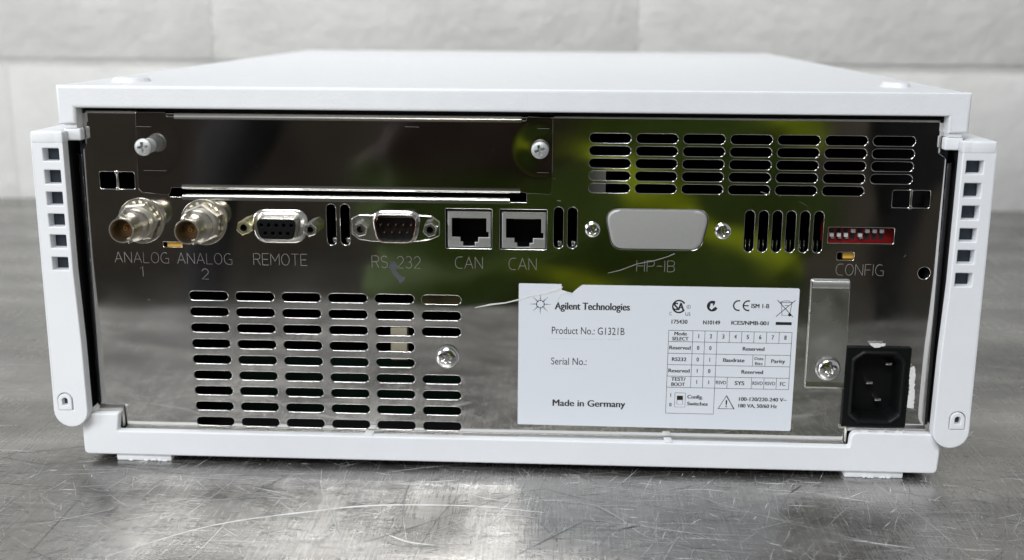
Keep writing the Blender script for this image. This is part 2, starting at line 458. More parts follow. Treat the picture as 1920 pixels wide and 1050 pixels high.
named = [
    ([(-131.7, -83.1), (-102.1, -56.9), (-66.3, -42.1), (-47.2, -36.7), (-27.3, -35.0), (-7.1, -35.2), (17.0, -39.0)], 0.42, 0),
    ([(-172.2, -63.2), (-156.2, -54.3), (-139.0, -42.1)], 0.30, 1), ([(-139, -42.1), (-108.6, -35.5), (-77.8, -27.3)], 0.22, 1),
    ([(-73.9, -3.3), (-70.5, -20), (-64.0, -38.6), (-53.9, -64.8), (-48.8, -80.2)], 0.34, 1),
    ([(8.7, -28.0), (33.0, -30.5), (42.8, -39.3), (51.7, -54.3), (58, -60)], 0.24, 1),
    ([(32, -44), (48.6, -47.3), (70.7, -53.2), (92, -54)], 0.26, 1), ([(96, -36), (110.3, -44.4), (143.0, -63.5), (160, -75)], 0.2, 1),
    ([(-34.0, -0.9), (-36.5, -25), (-32.6, -66.0)], 0.12, 2), ([(4.4, -23.8), (-35.8, -59.5), (-50, -70)], 0.22, 2),
    ([(32.8, -44.5), (5.1, -77.4)], 0.25, 2), ([(-8, -5), (-20, -40), (-27, -78)], 0.16, 2), ([(-108, -60), (-96, -30), (-84, -6)], 0.14, 2),
    ([(-120, -70), (-112, -40), (-104, -8)], 0.16, 1), ([(118, -8), (112, -16)], 0.5, 2), ([(44, -52), (52, -48)], 0.5, 2),
    ([(150, -10), (158, -40), (166, -78)], 0.15, 1), ([(-160, -30), (-158, -84)], 0.15, 2), ([(62, -4), (75, -20), (100, -38), (140, -52)], 0.16, 1),
    ([(-39, -60), (-30, -66), (-20, -68)], 0.4, 0), ([(20, -10), (48, -16), (62, -22)], 0.22, 1),
    ([(86, -10), (130, -17), (175, -30)], 0.22, 1), ([(100, -66), (112, -40), (124, -26)], 0.18, 2),
]
for pts, w, mi in named:
    ribbon(bm, curve_through(pts, 44), w * (2.6 if mi == 0 else 1.9), mi, TZ + 0.05)
for i in range(5200):
    near = random.random() < 0.72
    if near:
        x = random.uniform(-215, 215); y = random.uniform(-95, 12)
    else:
        s = random.choice((-1, 1)); x = s * random.uniform(170, 560); y = random.uniform(-90, 600)
    r = random.random()
    if r < 0.30: a = random.gauss(-0.08, 0.22)
    elif r < 0.62: a = random.gauss(1.35, 0.2)
    else: a = random.uniform(0, PI)
    ln = min(60, random.expovariate(1 / 8.0) + 1.0) * (1.0 if near else 1.6)
    w = random.uniform(0.04, 0.15) * (1.0 if near else 1.5)
    if random.random() < 0.03: w *= 1.7
    w *= 0.8 + 1.3 * abs(math.cos(a))
    c = random.uniform(-.03, .03) * ln
    d = Vector((math.cos(a), math.sin(a))); nn = Vector((-d.y, d.x))
    p = Vector((x, y))
    mi = random.choices((0, 1, 2), (0.12, 0.54, 0.34))[0]
    pts = [p - d * ln / 2, p + nn * c, p + d * ln / 2]
    ribbon(bm, [pts[0], pts[0].lerp(pts[1], .55) + nn * c * .2, pts[1], pts[1].lerp(pts[2], .45) + nn * c * .2, pts[2]], w, mi, TZ + 0.02 + 0.02 * random.random())
o = tobj('scratches', bm, [M['scr_bright'], M['scr_mid'], M['scr_dark']], recalc=False); o['kind'] = 'stuff'

bm = bmesh.new(); box(bm, -5000, 5000, -6000, 2000, -1000, -900)
fl = finish('floor', bm, M['floor']); fl['kind'] = 'structure'
bm = bmesh.new(); box(bm, -5000, 5000, -4300, -4200, -899, 420)
bw = finish('mirror_backdrop', bm, M['backdrop']); bw['kind'] = 'structure'  # unseen backdrop added for the mirror panel to reflect

# ------------------------------------------------------------------ the instrument
INS = empty('laboratory_instrument', (0, 0, 0))
INS['label'] = 'white laboratory instrument seen from its mirror-polished connector side'
INS['category'] = 'laboratory instrument'

# --- top cover: U-shaped front, slab behind
U = [(-172.5, 141.6), (-172.5, 126.6), (-165.3, 126.6), (-165.3, 132.9), (165.0, 132.9), (165.0, 126.6), (172.5, 126.6), (172.5, 141.6)]
cover = plate('top_cover', U, [], 0.0, 7.5, M['white'], INS, bev=1.3, bres=4, ang=50)
bm = bmesh.new()
pr = [(-172.5, 127), (-172.5, 139.6)] + [(-170.5 + 2 * math.cos(R(180 - a)), 139.6 + 2 * math.sin(R(180 - a))) for a in range(15, 91, 15)]
pr += [(170.5 + 2 * math.cos(R(90 - a)), 139.6 + 2 * math.sin(R(90 - a))) for a in range(0, 91, 15)] + [(172.5, 127)]
rings = [[(x, y, z) for (x, z) in pr] for y in (1.6, 150, 300, 433)]
rings.append([(x * 0.995, 435, min(z, 140.6)) for (x, z) in pr])
loft(bm, rings, closed=False)
finish('cover_shell', bm, M['white'], cover, ang=50)
boxobj('cover_end', -171, 171, 430, 434.5, 127, 140.2, M['white'], cover, 1)
for (x, y, sx, sy) in ((-152.5, 26.0, 7.0, 7.5), (154.5, 37.0, 5.2, 7.5)):     # low stacking bumps on the lid
    bm = bmesh.new()
    loft(bm, [[(x + (sx + g) * math.cos(t * PI / 12), y + (sy + g) * math.sin(t * PI / 12), z) for t in range(24)]
              for (g, z) in ((0.8, 141.4), (0.3, 142.2), (0, 143.0), (-0.6, 143.4))], cap1=True)
    finish('stacking_bump', bm, M['white'], cover)
bm = bmesh.new(); bm.free()
for x0 in (-170.6, 165.5): boxobj('cover_seat', x0, x0 + 5, 1.2, 16, 125.0, 127.2, M['white'], cover, .3)

# --- base tray with its two raised corner lugs
T = [(-173.0, -8.5), (-173.0, 3.6), (-170.0, 8.9), (-157.4, 9.5), (-158.4, 1.9), (137.7, 1.9), (138.0, 8.2), (169.6, 8.0), (173.4, 2.4), (172.9, -8.6)]
tray = plate('base_tray', round_poly(T, [2.2, 0.6, 1.0, 0.8, 0.6, 0.6, 3.2, 0.8, 0.8, 2.2]), [], 0.0, 3.9, M['foam'], INS, bev=0.7, bres=3, ang=50)
boxobj('tray_floor', -172, 172, 3.6, 434, -8.3, -5.3, M['foam'], tray, .6)
boxobj('underside_shade', -170, 170, 4.2, 430, -8.5, -8.32, M['dark'], tray)  # dark sheet added for the shade under the tray
for x0, x1 in ((-160.2, -137.2), (136.8, 160.1)):
    bm = bmesh.new()
    box(bm, x0, x1, 1.2, 26, TZ + 0.02, -7.9, 0.6)
    for i in range(7):
        xx = random.uniform(x0 + 2, x1 - 2); box(bm, xx - .8, xx + .8, 0.7, 1.4, TZ + 0.1, TZ + random.uniform(.5, 1.1), .15)
    finish('foot', bm, M['foam'], tray)
for x0, x1 in ((-160, -137), (137, 160)):
    boxobj('foot', x0, x1, 400, 426, TZ + .02, -7.9, M['foam'], tray, .6)
# small relief line and ticks on the bar
bm = bmesh.new(); box(bm, -57, -53.5, .3, 5, 1.8, 2.45, .1); box(bm, 64.5, 67.5, .3, 5, 1.8, 2.45, .1)
finish('mould_mark', bm, M['foam'], tray)['kind'] = 'stuff'

# --- chassis (dark inside) and side walls
bm = bmesh.new()
box(bm, -164, 164, 8, 430, -5, 131)
for f in [f for f in bm.faces if f.calc_center_median().y < 8.5]: bm.faces.remove(f)
chassis = finish('inner_chassis', bm, M['dark'], INS, recalc=False)
for x0 in (-168.6, 165.0): boxobj('side_wall', x0, x0 + 3.6, 9.5, 430, -2, 126, M['bluegrey'], chassis)
boxobj('dark_gap_strip', -166, 166, 9.8, 12, 131.1, 136, M['dark'], chassis)  # dark strip filling the gap above the panel

# --- rear panel with all its openings
holes = []
for r in range(9):
    for c in range(6):
        if c == 5 and r in (3, 4): continue
        holes.append(slot(-119.45 + 18.77 * c, 58.0 - 6.664 * r, 15.7, 3.6))
for r in range(5):
    for c in range(7):
        if r == 4 and c == 6: continue
        holes.append(slot(39.95 + 17.87 * c, 122.95 - 4.825 * r, 15.8, 3.55))
for x, z in [(-68.8, 87.8), (-63.3, 87.8), (20.6, 87.8), (26.0, 87.8)] + [(94.5 + 5.29 * i, 87.55) for i in range(6)]:
    holes.append(slot(x, z, 3.7, 16.3))
for x0, x1, z0, z1 in ((-160.3, -153.6, 100.9, 107.6), (-152.7, -146.4, 100.9, 107.6), (148.2, 154.7, 97.6, 104.2), (155.7, 162.4, 97.6, 104.2)):
    holes.append(rrect(x0, x1, z0, z1, .7, 3))
holes.append(rrect(124.8, 150.0, 83.4, 89.5, .5, 3))
holes.append(rrect(128.8, 135.4, 76.7, 79.7, .7, 3)); holes.append(rrect(-136.6, -129.0, 77.8, 79.8, .4, 3))
holes.append(circ(162.7, 72.0, 2.35))
holes.append(rrect(-23.6, -5.5, 79.1, 94.8, .3, 2)); holes.append(rrect(-2.3, 16.0, 79.0, 94.8, .3, 2))
holes.append(dshape(58.9, 87.6, 41.4, 16.0, 5.0, 3.6))
holes.append(rrect(135.4, 159.8, 10.2, 41.6, .8, 2))
holes.append([(-133.0, 98.1), (-127.6, 98.1), (-127.6, 97.2), (1.4, 97.2), (1.4, 97.7), (8.0, 97.7), (8.0, 127), (-133.0, 127)])
OUT = [(-164.4, 130.8), (-164.4, 118.6), (-166.2, 116.0), (-167.0, 11.2), (-157.2, 11.2), (-156.6, 2.0), (136.4, 2.0), (136.8, 9.4), (168.4, 9.4), (167.2, 116.6), (164.0, 118.8), (163.9, 130.4)]
PY = 6.0
panel = plate('rear_panel', round_poly(OUT, [.6, .8, 1.5, .5, .8, .6, .6, .8, .5, 1.5, .8, .6]), holes, PY, 1.1, M['mirror'], INS, bev=0.24, bres=3, ang=25)
panel['label'] = 'mirror polished metal panel with vent slots'
# folded edges of the sheet
bm = bmesh.new()
def side_round(xa, za, zb, s):
    loft(bm, [[(xa + s * 2.6 * math.sin(R(a)), PY + 2.6 - 2.6 * math.cos(R(a)) + .12, z) for z in (za, zb)] for a in range(0, 91, 15)], closed=False)
for a in ((-166.6, 10.5, 114.2, -1), (167.6, 9.6, 114.8, 1), (-164.3, 118.6, 130.4, -1), (163.8, 118.8, 130.0, 1)):
    side_round(*a); finish('folded_edge', bm, M['mirror'], panel); bm = bmesh.new()
for (za, xa, xb) in ((129.8, -164, -144), (129.4, 18.2, 163.6)):
    sweep_x(bm, arc(PY + 2.1, za, 2.0, 180, 90, 6), xa, xb); finish('folded_edge', bm, M['mirror'], panel); bm = bmesh.new()
bm.free()
bm = bmesh.new()                                   # out-turned bottom ledge
for (xa, xb, z1, z0) in ((-156.7, 136.6, 2.15, 1.2), (-167.2, -157.3, 11.2, 9.9), (136.9, 168.2, 9.6, 8.5)):
    sweep_x(bm, [(PY + .05, z1 + .05), (PY - .3, z1 - .1), (4.4, z0 + .05), (4.3, z0 - 1.2)], xa, xb)
loft(bm, [[(-157.3, PY - .05, 2.1), (-157.3, PY - .05, 11.2)], [(-157.9, 4.5, 1.5), (-157.9, 4.5, 10.0)]], closed=False)
loft(bm, [[(136.7, PY - .05, 2.1), (136.7, PY - .05, 9.4)], [(137.3, 4.5, 1.5), (137.3, 4.5, 8.4)]], closed=False)
finish('bottom_ledge', bm, M['rim'], panel)
bm = bmesh.new()                                   # rolled lip under the cover plate
sweep_x(bm, [(PY - .02, 96.9), (PY - .05, 97.6)] + arc(PY + 1.35, 97.9, 1.4, 175, 60, 8) + [(PY + 3.5, 99.3)], -127.6, 1.4)
finish('rolled_lip', bm, M['tin'], panel)
bm = bmesh.new()                                   # little torn burrs in the paired openings
for (x, z0, z1) in ((-153.15, 100.9, 107.6), (155.2, 97.6, 104.2)):
    bm = bmesh.new(); box(bm, x - .35, x + .35, PY - .25, PY + .3, z0 - .2, z1 + .2, .1)
    box(bm, x - .7, x + .6, PY - .5, PY, z0 - .5, z0 + .8, .25); box(bm, x - .8, x + .2, PY - .5, PY, z1 - .9, z1 + .5, .25)
    finish('burr', bm, M['rim'], panel)['kind'] = 'stuff'

# --- etched captions
GL = {
    'A': (.86, [[(0, 0), (.43, 1), (.86, 0)], [(.15, .34), (.71, .34)]]),
    'N': (.78, [[(0, 0), (0, 1), (.78, 0), (.78, 1)]]), 'L': (.62, [[(0, 1), (0, 0), (.62, 0)]]),
    'O': (.84, [arcpts(.42, .5, .42, .5, 0, 360, 20)]),
    'G': (.84, [arcpts(.44, .5, .44, .5, 55, 180, 8) + [(0.0, .5)] + arcpts(.44, .5, .44, .5, 180, 270, 6) + [(.84, 0), (.84, .45), (.5, .45)]]),
    '1': (.3, [[(0, .78), (.26, 1), (.26, 0)]]),
    '2': (.62, [arcpts(.31, .70, .31, .30, 165, -30, 9) + [(0, 0), (.62, 0)]]),
    '3': (.62, [arcpts(.30, .75, .29, .25, 150, -90, 8) + arcpts(.30, .26, .32, .26, 90, -150, 9)]),
    'R': (.70, [[(0, 0), (0, 1), (.45, 1)] + arcpts(.45, .75, .25, .25, 90, -90, 8) + [(0, .5)], [(.38, .5), (.70, 0)]]),
    'E': (.66, [[(.66, 1), (0, 1), (0, 0), (.66, 0)], [(0, .5), (.58, .5)]]),
    'M': (.92, [[(0, 0), (0, 1), (.46, .35), (.92, 1), (.92, 0)]]),
    'T': (.76, [[(0, 1), (.76, 1)], [(.38, 1), (.38, 0)]]),
    'S': (.66, [arcpts(.33, .75, .32, .25, 30, 270, 9) + arcpts(.33, .25, .33, .25, 90, -150, 9)]),
    '-': (.50, [[(0, .5), (.5, .5)]]),
    'C': (.76, [[(.76, 1), (.42, 1)] + arcpts(.40, .5, .40, .5, 90, 270, 12) + [(.76, 0)]]),
    'H': (.74, [[(0, 0), (0, 1)], [(.74, 0), (.74, 1)], [(0, .5), (.74, .5)]]),
    'P': (.68, [[(0, 0), (0, 1), (.43, 1)] + arcpts(.43, .74, .25, .26, 90, -90, 8) + [(0, .48)]]),
    'I': (.02, [[(0, 0), (0, 1)]]),
    'B': (.68, [[(0, 0), (0, 1), (.42, 1)] + arcpts(.42, .76, .24, .24, 90, -90, 8) + [(0, .52)], [(.42, .52)] + arcpts(.42, .26, .26, .26, 90, -90, 8) + [(0, 0)]]),
    'F': (.62, [[(.62, 1), (0, 1), (0, 0)], [(0, .5), (.55, .5)]]),
}
def etched(text, x0, x1, z0, h):
    gap = .24
    tot = sum(GL[c][0] for c in text) + gap * (len(text) - 1)
    k = (x1 - x0) / tot if tot > .5 else h
    bm = bmesh.new(); x = x0
    for c in text:
        w, ls = GL[c]
        for ln in ls:
            q = [(x + p[0] * k, z0 + p[1] * h) for p in ln]
            if len(q) <= 5:                        # straight letters: one bar per stroke, lengths meeting at the corners
                for i in range(len(q) - 1): strokes(bm, [q[i:i + 2]], PY + .02 - .003 * i, 0.17, 0.08)
            else: strokes(bm, [q], PY + .02, 0.17, 0.08)
        x += (w + gap) * k
    o = finish('etched_caption', bm, M['etch'], panel, recalc=True); o['label'] = 'etched caption ' + text
for a in (('ANALOG', -156.6, -134.8, 71.2, 4.3), ('ANALOG', -131.2, -109.2, 71.1, 4.4), ('REMOTE', -100.4, -79.0, 71.1, 4.6),
          ('RS-232', -53.0, -33.8, 70.7, 4.8), ('CAN', -19.9, -9.1, 71.0, 4.6), ('CAN', 1.3, 12.1, 70.8, 4.6),
          ('HP-IB', 51.5, 66.3, 70.9, 4.4), ('CONFIG', 128.8, 147.0, 70.7, 4.4)):
    etched(*a)
for ch, x, z in (('1', -146.6, 65.6), ('2', -121.6, 64.9)):
    w, ls = GL[ch]; bm = bmesh.new()
    for ln in ls: strokes(bm, [[(x + p[0] * 4.2, z + p[1] * 4.2) for p in ln]], PY + .02, .21, .09)
    finish('etched_numeral', bm, M['etch'], panel)

# --- marks on the panel
bm = bmesh.new()
sm = [(-46.0, 73.2), (-44.0, 73.6), (-42.8, 71.6), (-43.2, 69.4), (-41.4, 67.6), (-39.8, 66.9), (-40.4, 65.2), (-41.8, 64.4), (-43.0, 66.2), (-45.0, 68.4), (-46.4, 71.0)]
sm = [(x + random.uniform(-.3, .3), z + random.uniform(-.3, .3)) for x, z in [p for i in range(len(sm)) for p in (sm[i], ((sm[i][0] + sm[(i + 1) % len(sm)][0]) / 2, (sm[i][1] + sm[(i + 1) % len(sm)][1]) / 2))]]
f = bm.faces.new([bm.verts.new((x, PY - .06, z)) for x, z in sm]); bmesh.ops.triangulate(bm, faces=[f])
finish('smudge', bm, M['smudge'], panel)
bm = bmesh.new()
strokes(bm, [[(40.3, 70.0), (45, 71.2), (51.7, 73.9), (58, 75.2), (63.5, 77.0), (66.1, 78.2)]], PY + .02, [.12, .3, .22, .34, .25, .4], .12)
strokes(bm, [[(20, 98.6), (21.3, 98.4)], [(98.0, 103), (99.4, 102.6), (101.5, 101.9)], [(-40, 128.2), (-34, 128.3)]], PY + .02, .2, .1)
HB = [(min(p[0] for p in h), max(p[0] for p in h), min(p[1] for p in h), max(p[1] for p in h)) for h in holes]
for i in range(130):
    x = random.uniform(-160, 165); z = random.uniform(10, 126); l = min(4, random.expovariate(1 / 1.2) + .2); a = random.uniform(0, PI)
    if 63 < z < 78 or 78 < z < 98 and x < 92 or any(b[0] - 4.5 < x < b[1] + 1 and b[2] - 1 < z < b[3] + 1 for b in HB): continue
    strokes(bm, [[(x, z), (x + l * math.cos(a), z + l * math.sin(a))]], PY + .02, random.uniform(.04, .1), .06)
finish('scratches', bm, M['etch'], panel)['kind'] = 'stuff'

# --- cover plate held by two screws
CP = [(-143.9, 131.2), (-144.8, 101.2), (-143.2, 99.6), (-132.8, 98.9), (-132.2, 99.6), (-131.6, 101.8), (-127.8, 101.8), (-127.4, 102.4), (5.6, 102.6), (6.0, 101.8), (8.0, 101.4), (17.4, 101.0), (17.9, 101.6),
      (17.9, 130.6), (8.0, 130.9), (7.6, 129.3), (6.0, 129.3), (5.7, 129.1), (-128.8, 129.1), (-129.0, 129.5), (-131.8, 129.5), (-132.2, 131.2)]
cov = plate('cover_plate', round_poly(CP, [.8, 1.4, 1, .5, .3, .3, .2, .2, .2, .2, .5, .8, .5, 1.4, .8, .4, .3, .2, .2, .3, .4, .8]), [], 5.1, .85, M['mirror2'], INS, bev=0.12, bres=2, ang=25)
cov['label'] = 'blank cover plate with two raised screws'
bm = bmesh.new()
sweep_x(bm, [(5.08, 128.6)] + arc(6.9, 129.3, 1.8, 180, 95, 7) + [(9, 131.2)], -128.8, 5.8)
sweep_x(bm, [(5.08, 103.2), (5.08, 102.7)] + arc(6.5, 102.5, 1.45, 180, 265, 7) + [(9, 101.0)], -127.4, 5.6)
finish('rolled_lip', bm, M['tin'], cov)
bm = bmesh.new()
for l in ([(-144, 125.6), (-138, 125.5)], [(-142, 108.5), (-133, 108.4)], [(12, 109.5), (16.5, 109.5)], [(12, 126.4), (16.5, 126.4)], [(-39, 126.6), (-33.5, 126.5)]):
    strokes(bm, [l], 5.12, .1, .04)
finish('scratches', bm, M['etch'], cov)['kind'] = 'stuff'

def screw(name, x, z, ybase, yhead, rh, kind, mat, parent, shaft_r, rot=0.0, washer=None, tilt=0.0):
    """screw with domed head and a real sunken recess; head outer face at yhead"""
    bm = bmesh.new()
    n, m = 56, 16
    dome = rh * (.28 if kind != 'flat' else .12)
    rows = []
    for i in range(m + 1):
        r = rh * i / m
        row = []
        for j in range(n):
            t = 2 * PI * j / n
            px, pz = r * math.cos(t), r * math.sin(t)
            h = dome * (1 - math.sqrt(max(0, 1 - (r / rh) ** 2 * .98)))
            cr, sr = math.cos(rot), math.sin(rot)
            qx, qz = px * cr + pz * sr, -px * sr + pz * cr
            if kind == 'torx':
                lim = rh * .44 * (1 + .22 * math.cos(6 * (t - rot)))
                dd = max(0, min(1, (lim - r) / (rh * .08)))
            else:
                aw, al = rh * .13, rh * .56
                inside = max(min(aw - abs(qx), al - abs(qz)), min(aw - abs(qz), al - abs(qx)), rh * .24 - r)
                dd = max(0, min(1, inside / (rh * .05) + .35))
            row.append((x + px, yhead + h + dd * rh * .42, z + pz))
        rows.append(row)
    loft(bm, rows[1:], cap0=True)
    yb = yhead + dome
    lathe(bm, x, z, [(yb - .02, rh * .999), (yb + rh * .16, rh * 1.01), (yb + rh * .22, rh * .9), (yb + rh * .22, shaft_r), (ybase, shaft_r)], n)
    if shaft_r > .6 * rh or ybase - yb > 3:
        k = max(2, int((ybase - yb - rh * .3) / 1.0))
        for i in range(k):
            y = yb + rh * .3 + i * 1.0
            lathe(bm, x, z, [(y, shaft_r), (y + .5, shaft_r * 1.16), (y + 1.0, shaft_r)], 32)
    if washer:
        for (r, t, y) in washer:
            lathe(bm, x, z, [(y + t, r * .5), (y, r * .5), (y, r * .96), (y + t * .3, r), (y + t, r)], 40)
    return finish(name, bm, mat, parent, ang=28)
screw('screw', -139.0, 118.4, 5.2, -3.0, 3.35, 'cross', M['zinc'], cov, 2.5, .12)
screw('screw', 13.1, 118.5, 5.2, 1.0, 3.3, 'cross', M['zinc'], cov, 2.5, .3)
screw('screw', -23.3, 34.6, 6.0, 2.2, 4.1, 'torx', M['chrome'], panel, 3.0, .2, [(4.5, .8, 4.1), (4.7, .7, 5.2)])
screw('screw', 33.9, 87.4, 6.0, 3.9, 2.9, 'cross', M['chrome'], panel, 1.4, .5)
screw('screw', 84.3, 87.5, 6.0, 3.9, 3.05, 'cross', M['chrome'], panel, 1.4, .25)

# --- coaxial connectors
def coax(cx, cz, rot):
    t = empty('coaxial_connector'); t.parent = INS
    bm = bmesh.new()
    lathe(bm, cx, cz, [(5.9, 4), (5.9, 9.0), (5.5, 9.2), (5.0, 9.0), (5.0, 6.4)], 48)
    for i in range(18):                                             # toothed lock washer
        a = 2 * PI * i / 18 + rot
        c, s = math.cos(a), math.sin(a)
        q = []
        for (rr, da, yy) in ((6.2, -.10, 4.9), (8.3, -.09, 4.3), (8.3, .09, 4.9), (6.2, .10, 4.9)):
            q.append((cx + rr * math.cos(a + da), yy, cz + rr * math.sin(a + da)))
        vs = [bm.verts.new(p) for p in q]; bm.faces.new(vs)
    finish('washer', bm, M['nickel'], t)
    bm = bmesh.new()
    ph = rot
    hr = [hexring(cx, cz, 4.6, 7.4, ph), hexring(cx, cz, 4.5, 8.1, ph), hexring(cx, cz, 2.2, 8.1, ph), hexring(cx, cz, 1.8, 7.3, ph), hexring(cx, cz, 1.8, 6.0, ph)]
    loft(bm, hr, cap0=True, cap1=True)
    finish('nut', bm, M['nickel'], t, ang=20)
    bm = bmesh.new()
    pr = [(4.0, 6.3)]
    y = 1.6
    while y > -2.6: pr += [(y, 6.35), (y - .3, 6.0)]; y -= .6
    pr += [(-2.8, 6.5), (-3.6, 6.6), (-5.2, 6.3)]
    pr += [(-6.2, 5.5), (-7.4, 5.0), (-14.2, 4.75), (-15.0, 4.85), (-15.3, 4.7), (-15.3, 4.25), (-14.6, 4.15), (-6.0, 4.15)]
    lathe(bm, cx, cz, pr, 48)
    for a in (105, 285):                                            # bayonet lugs
        a = R(a); lx, lz = cx + 4.7 * math.cos(a), cz + 4.7 * math.sin(a)
        d = Vector((math.cos(a), 0, math.sin(a)))
        M4 = Matrix.Translation((lx, -10.6, lz)) @ d.to_track_quat('Z', 'Y').to_matrix().to_4x4()
        bmesh.ops.create_cone(bm, cap_ends=True, segments=14, radius1=1.1, radius2=1.0, depth=2.2, matrix=M4)
    finish('barrel', bm, M['nickel'], t, ang=40)
    bm = bmesh.new(); lathe(bm, cx, cz, [(-6.0, 4.2), (-6.0, 2.2), (-8.2, 2.1), (-8.4, 1.9), (-8.4, .2)], 32)
    finish('insulator', bm, M['ptfe'], t)
    bm = bmesh.new(); lathe(bm, cx, cz, [(-7.5, 1.0), (-10.6, .95), (-10.9, .8), (-10.9, .38), (-8.6, .35)], 20)
    finish('centre_contact', bm, M['brass'], t)
    return t
c1 = coax(-144.7, 88.3, .10); c1['label'] = 'coaxial socket above the caption ANALOG 1'
c2 = coax(-119.6, 88.1, .42); c2['label'] = 'coaxial socket above the caption ANALOG 2'

# --- nine-way serial ports
def ring_y(pts, y): return [(p[0], y, p[1]) for p in pts]
def standoff(cx, cz, ytip, r, mat, parent, ybase=6, tiltx=0.0):
    bm = bmesh.new()
    dx = tiltx
    loft(bm, [hexring(cx + dx, cz, ybase, r, .3), hexring(cx, cz, ytip + .5, r, .3), hexring(cx, cz, ytip, r * .86, .3), ring(cx, cz, ytip - .02, r * .56, 6, .3)])
    loft(bm, [ring(cx, cz, ytip - .02, r * .60, 24), ring(cx, cz, ytip + .5, r * .46, 24)])
    loft(bm, [ring(cx, cz, ytip + .5, r * .46, 24), ring(cx, cz, ytip + 5, r * .44, 24)], cap1=True, mi=1)  # bore coloured dark to give it shade
    return finish('standoff', bm, [mat, M['dark']], parent, ang=20)
def pinholes(bm, cx, cz, y, top, bot, dz, pitch):
    pass
p1 = empty('serial_port'); p1.parent = INS; p1['label'] = 'female nine-way socket above the caption REMOTE'
bm = bmesh.new()
O = lambda w, h, r, tp, y, cx=-89.0, cz=86.9: ring_y(dshape(cx, cz, w, h, r, tp, 8), y)
loft(bm, [O(23.4, 13.4, 5.6, 2.0, 6.0), O(22.9, 12.9, 5.4, 2.0, 4.4), O(21.6, 11.8, 5.0, 1.9, 3.7), O(19.4, 9.9, 4.0, 1.9, 4.2), O(18.0, 9.2, 3.2, 1.8, 4.6),
          O(17.3, 8.5, 2.9, 1.8, 3.4), O(17.0, 8.3, 2.8, 1.8, -.2), O(16.7, 8.0, 2.6, 1.8, -.6), O(16.3, 7.6, 2.4, 1.8, -.3), O(16.1, 7.4, 2.4, 1.8, 3)])
finish('shell', bm, M['tin'], p1, ang=50)
cxh = -89.0
holes9 = [circ(cxh + (i - 2) * 2.95, 88.4, .78, 12) for i in range(5)] + [circ(cxh + (i - 1.5) * 2.95, 85.2, .78, 12) for i in range(4)]
plate('insert', dshape(-89.0, 86.9, 16.0, 7.3, 2.3, 1.8, 6), holes9, -.55, 3.0, M['black'], p1, bev=.1, bres=1)
boxobj('insert_base', -96, -82, 2.6, 3.2, 84, 90, M['dark'], p1)
standoff(-102.0, 87.2, -1.0, 3.0, M['yellowzinc'], p1); standoff(-75.6, 87.0, -2.0, 2.75, M['tin'], p1)
p2 = empty('serial_port'); p2.parent = INS; p2['label'] = 'male nine-pin plug above the caption RS-232'
fl_ = round_poly([(-60.6, 90.6), (-57.6, 92.0), (-52.2, 92.0), (-34.6, 92.2), (-29.0, 91.8), (-25.9, 89.6), (-25.9, 84.0), (-29.4, 82.4), (-34.2, 81.6), (-52.4, 81.4), (-57.8, 82.2), (-60.6, 84.4)], .9)
plate('flange', fl_, [dshape(-42.7, 87.2, 17.2, 9.6, 3.2, 2.0, 6)], 4.9, .9, M['tin'], p2, bev=.25)
O2 = lambda w, h, r, tp, y: ring_y(dshape(-42.8, 87.5, w, h, r, tp, 8), y)
bm = bmesh.new()
loft(bm, [O2(20.2, 12.9, 4.4, 2.2, 5.0), O2(19.4, 12.2, 4.2, 2.2, 4.2), O2(18.7, 11.5, 4.0, 2.2, 3.0), O2(18.5, 11.3, 3.9, 2.2, .3), O2(18.1, 10.9, 3.7, 2.2, -.1), O2(17.5, 10.3, 3.4, 2.2, .2), O2(17.3, 10.1, 3.4, 2.2, 5.2)])
finish('shell', bm, M['tin'], p2, ang=50)
bm = bmesh.new(); f = bm.faces.new([bm.verts.new(p) for p in O2(17.3, 10.1, 3.4, 2.2, 5.0)]); finish('insert', bm, M['black'], p2)
pin0 = None
for i in range(9):
    x = -42.6 + ((i - 2) * 2.95 if i < 5 else (i - 6.5) * 2.95); z = 88.9 if i < 5 else 86.0
    if pin0 is None:
        bm = bmesh.new(); lathe(bm, 0, 0, [(5.0, .42), (1.4, .42), (.9, .25)], 12, cap1=True)
        pin0 = finish('pin', bm, M['copper'], p2); o = pin0
    else:
        o = pin0.copy(); COL.objects.link(o); o.parent = p2
    o.location = (x * MM, 0, z * MM)
standoff(-56.4, 87.0, 0.0, 2.9, M['tin'], p2); standoff(-29.2, 87.2, 0.0, 2.9, M['tin'], p2)

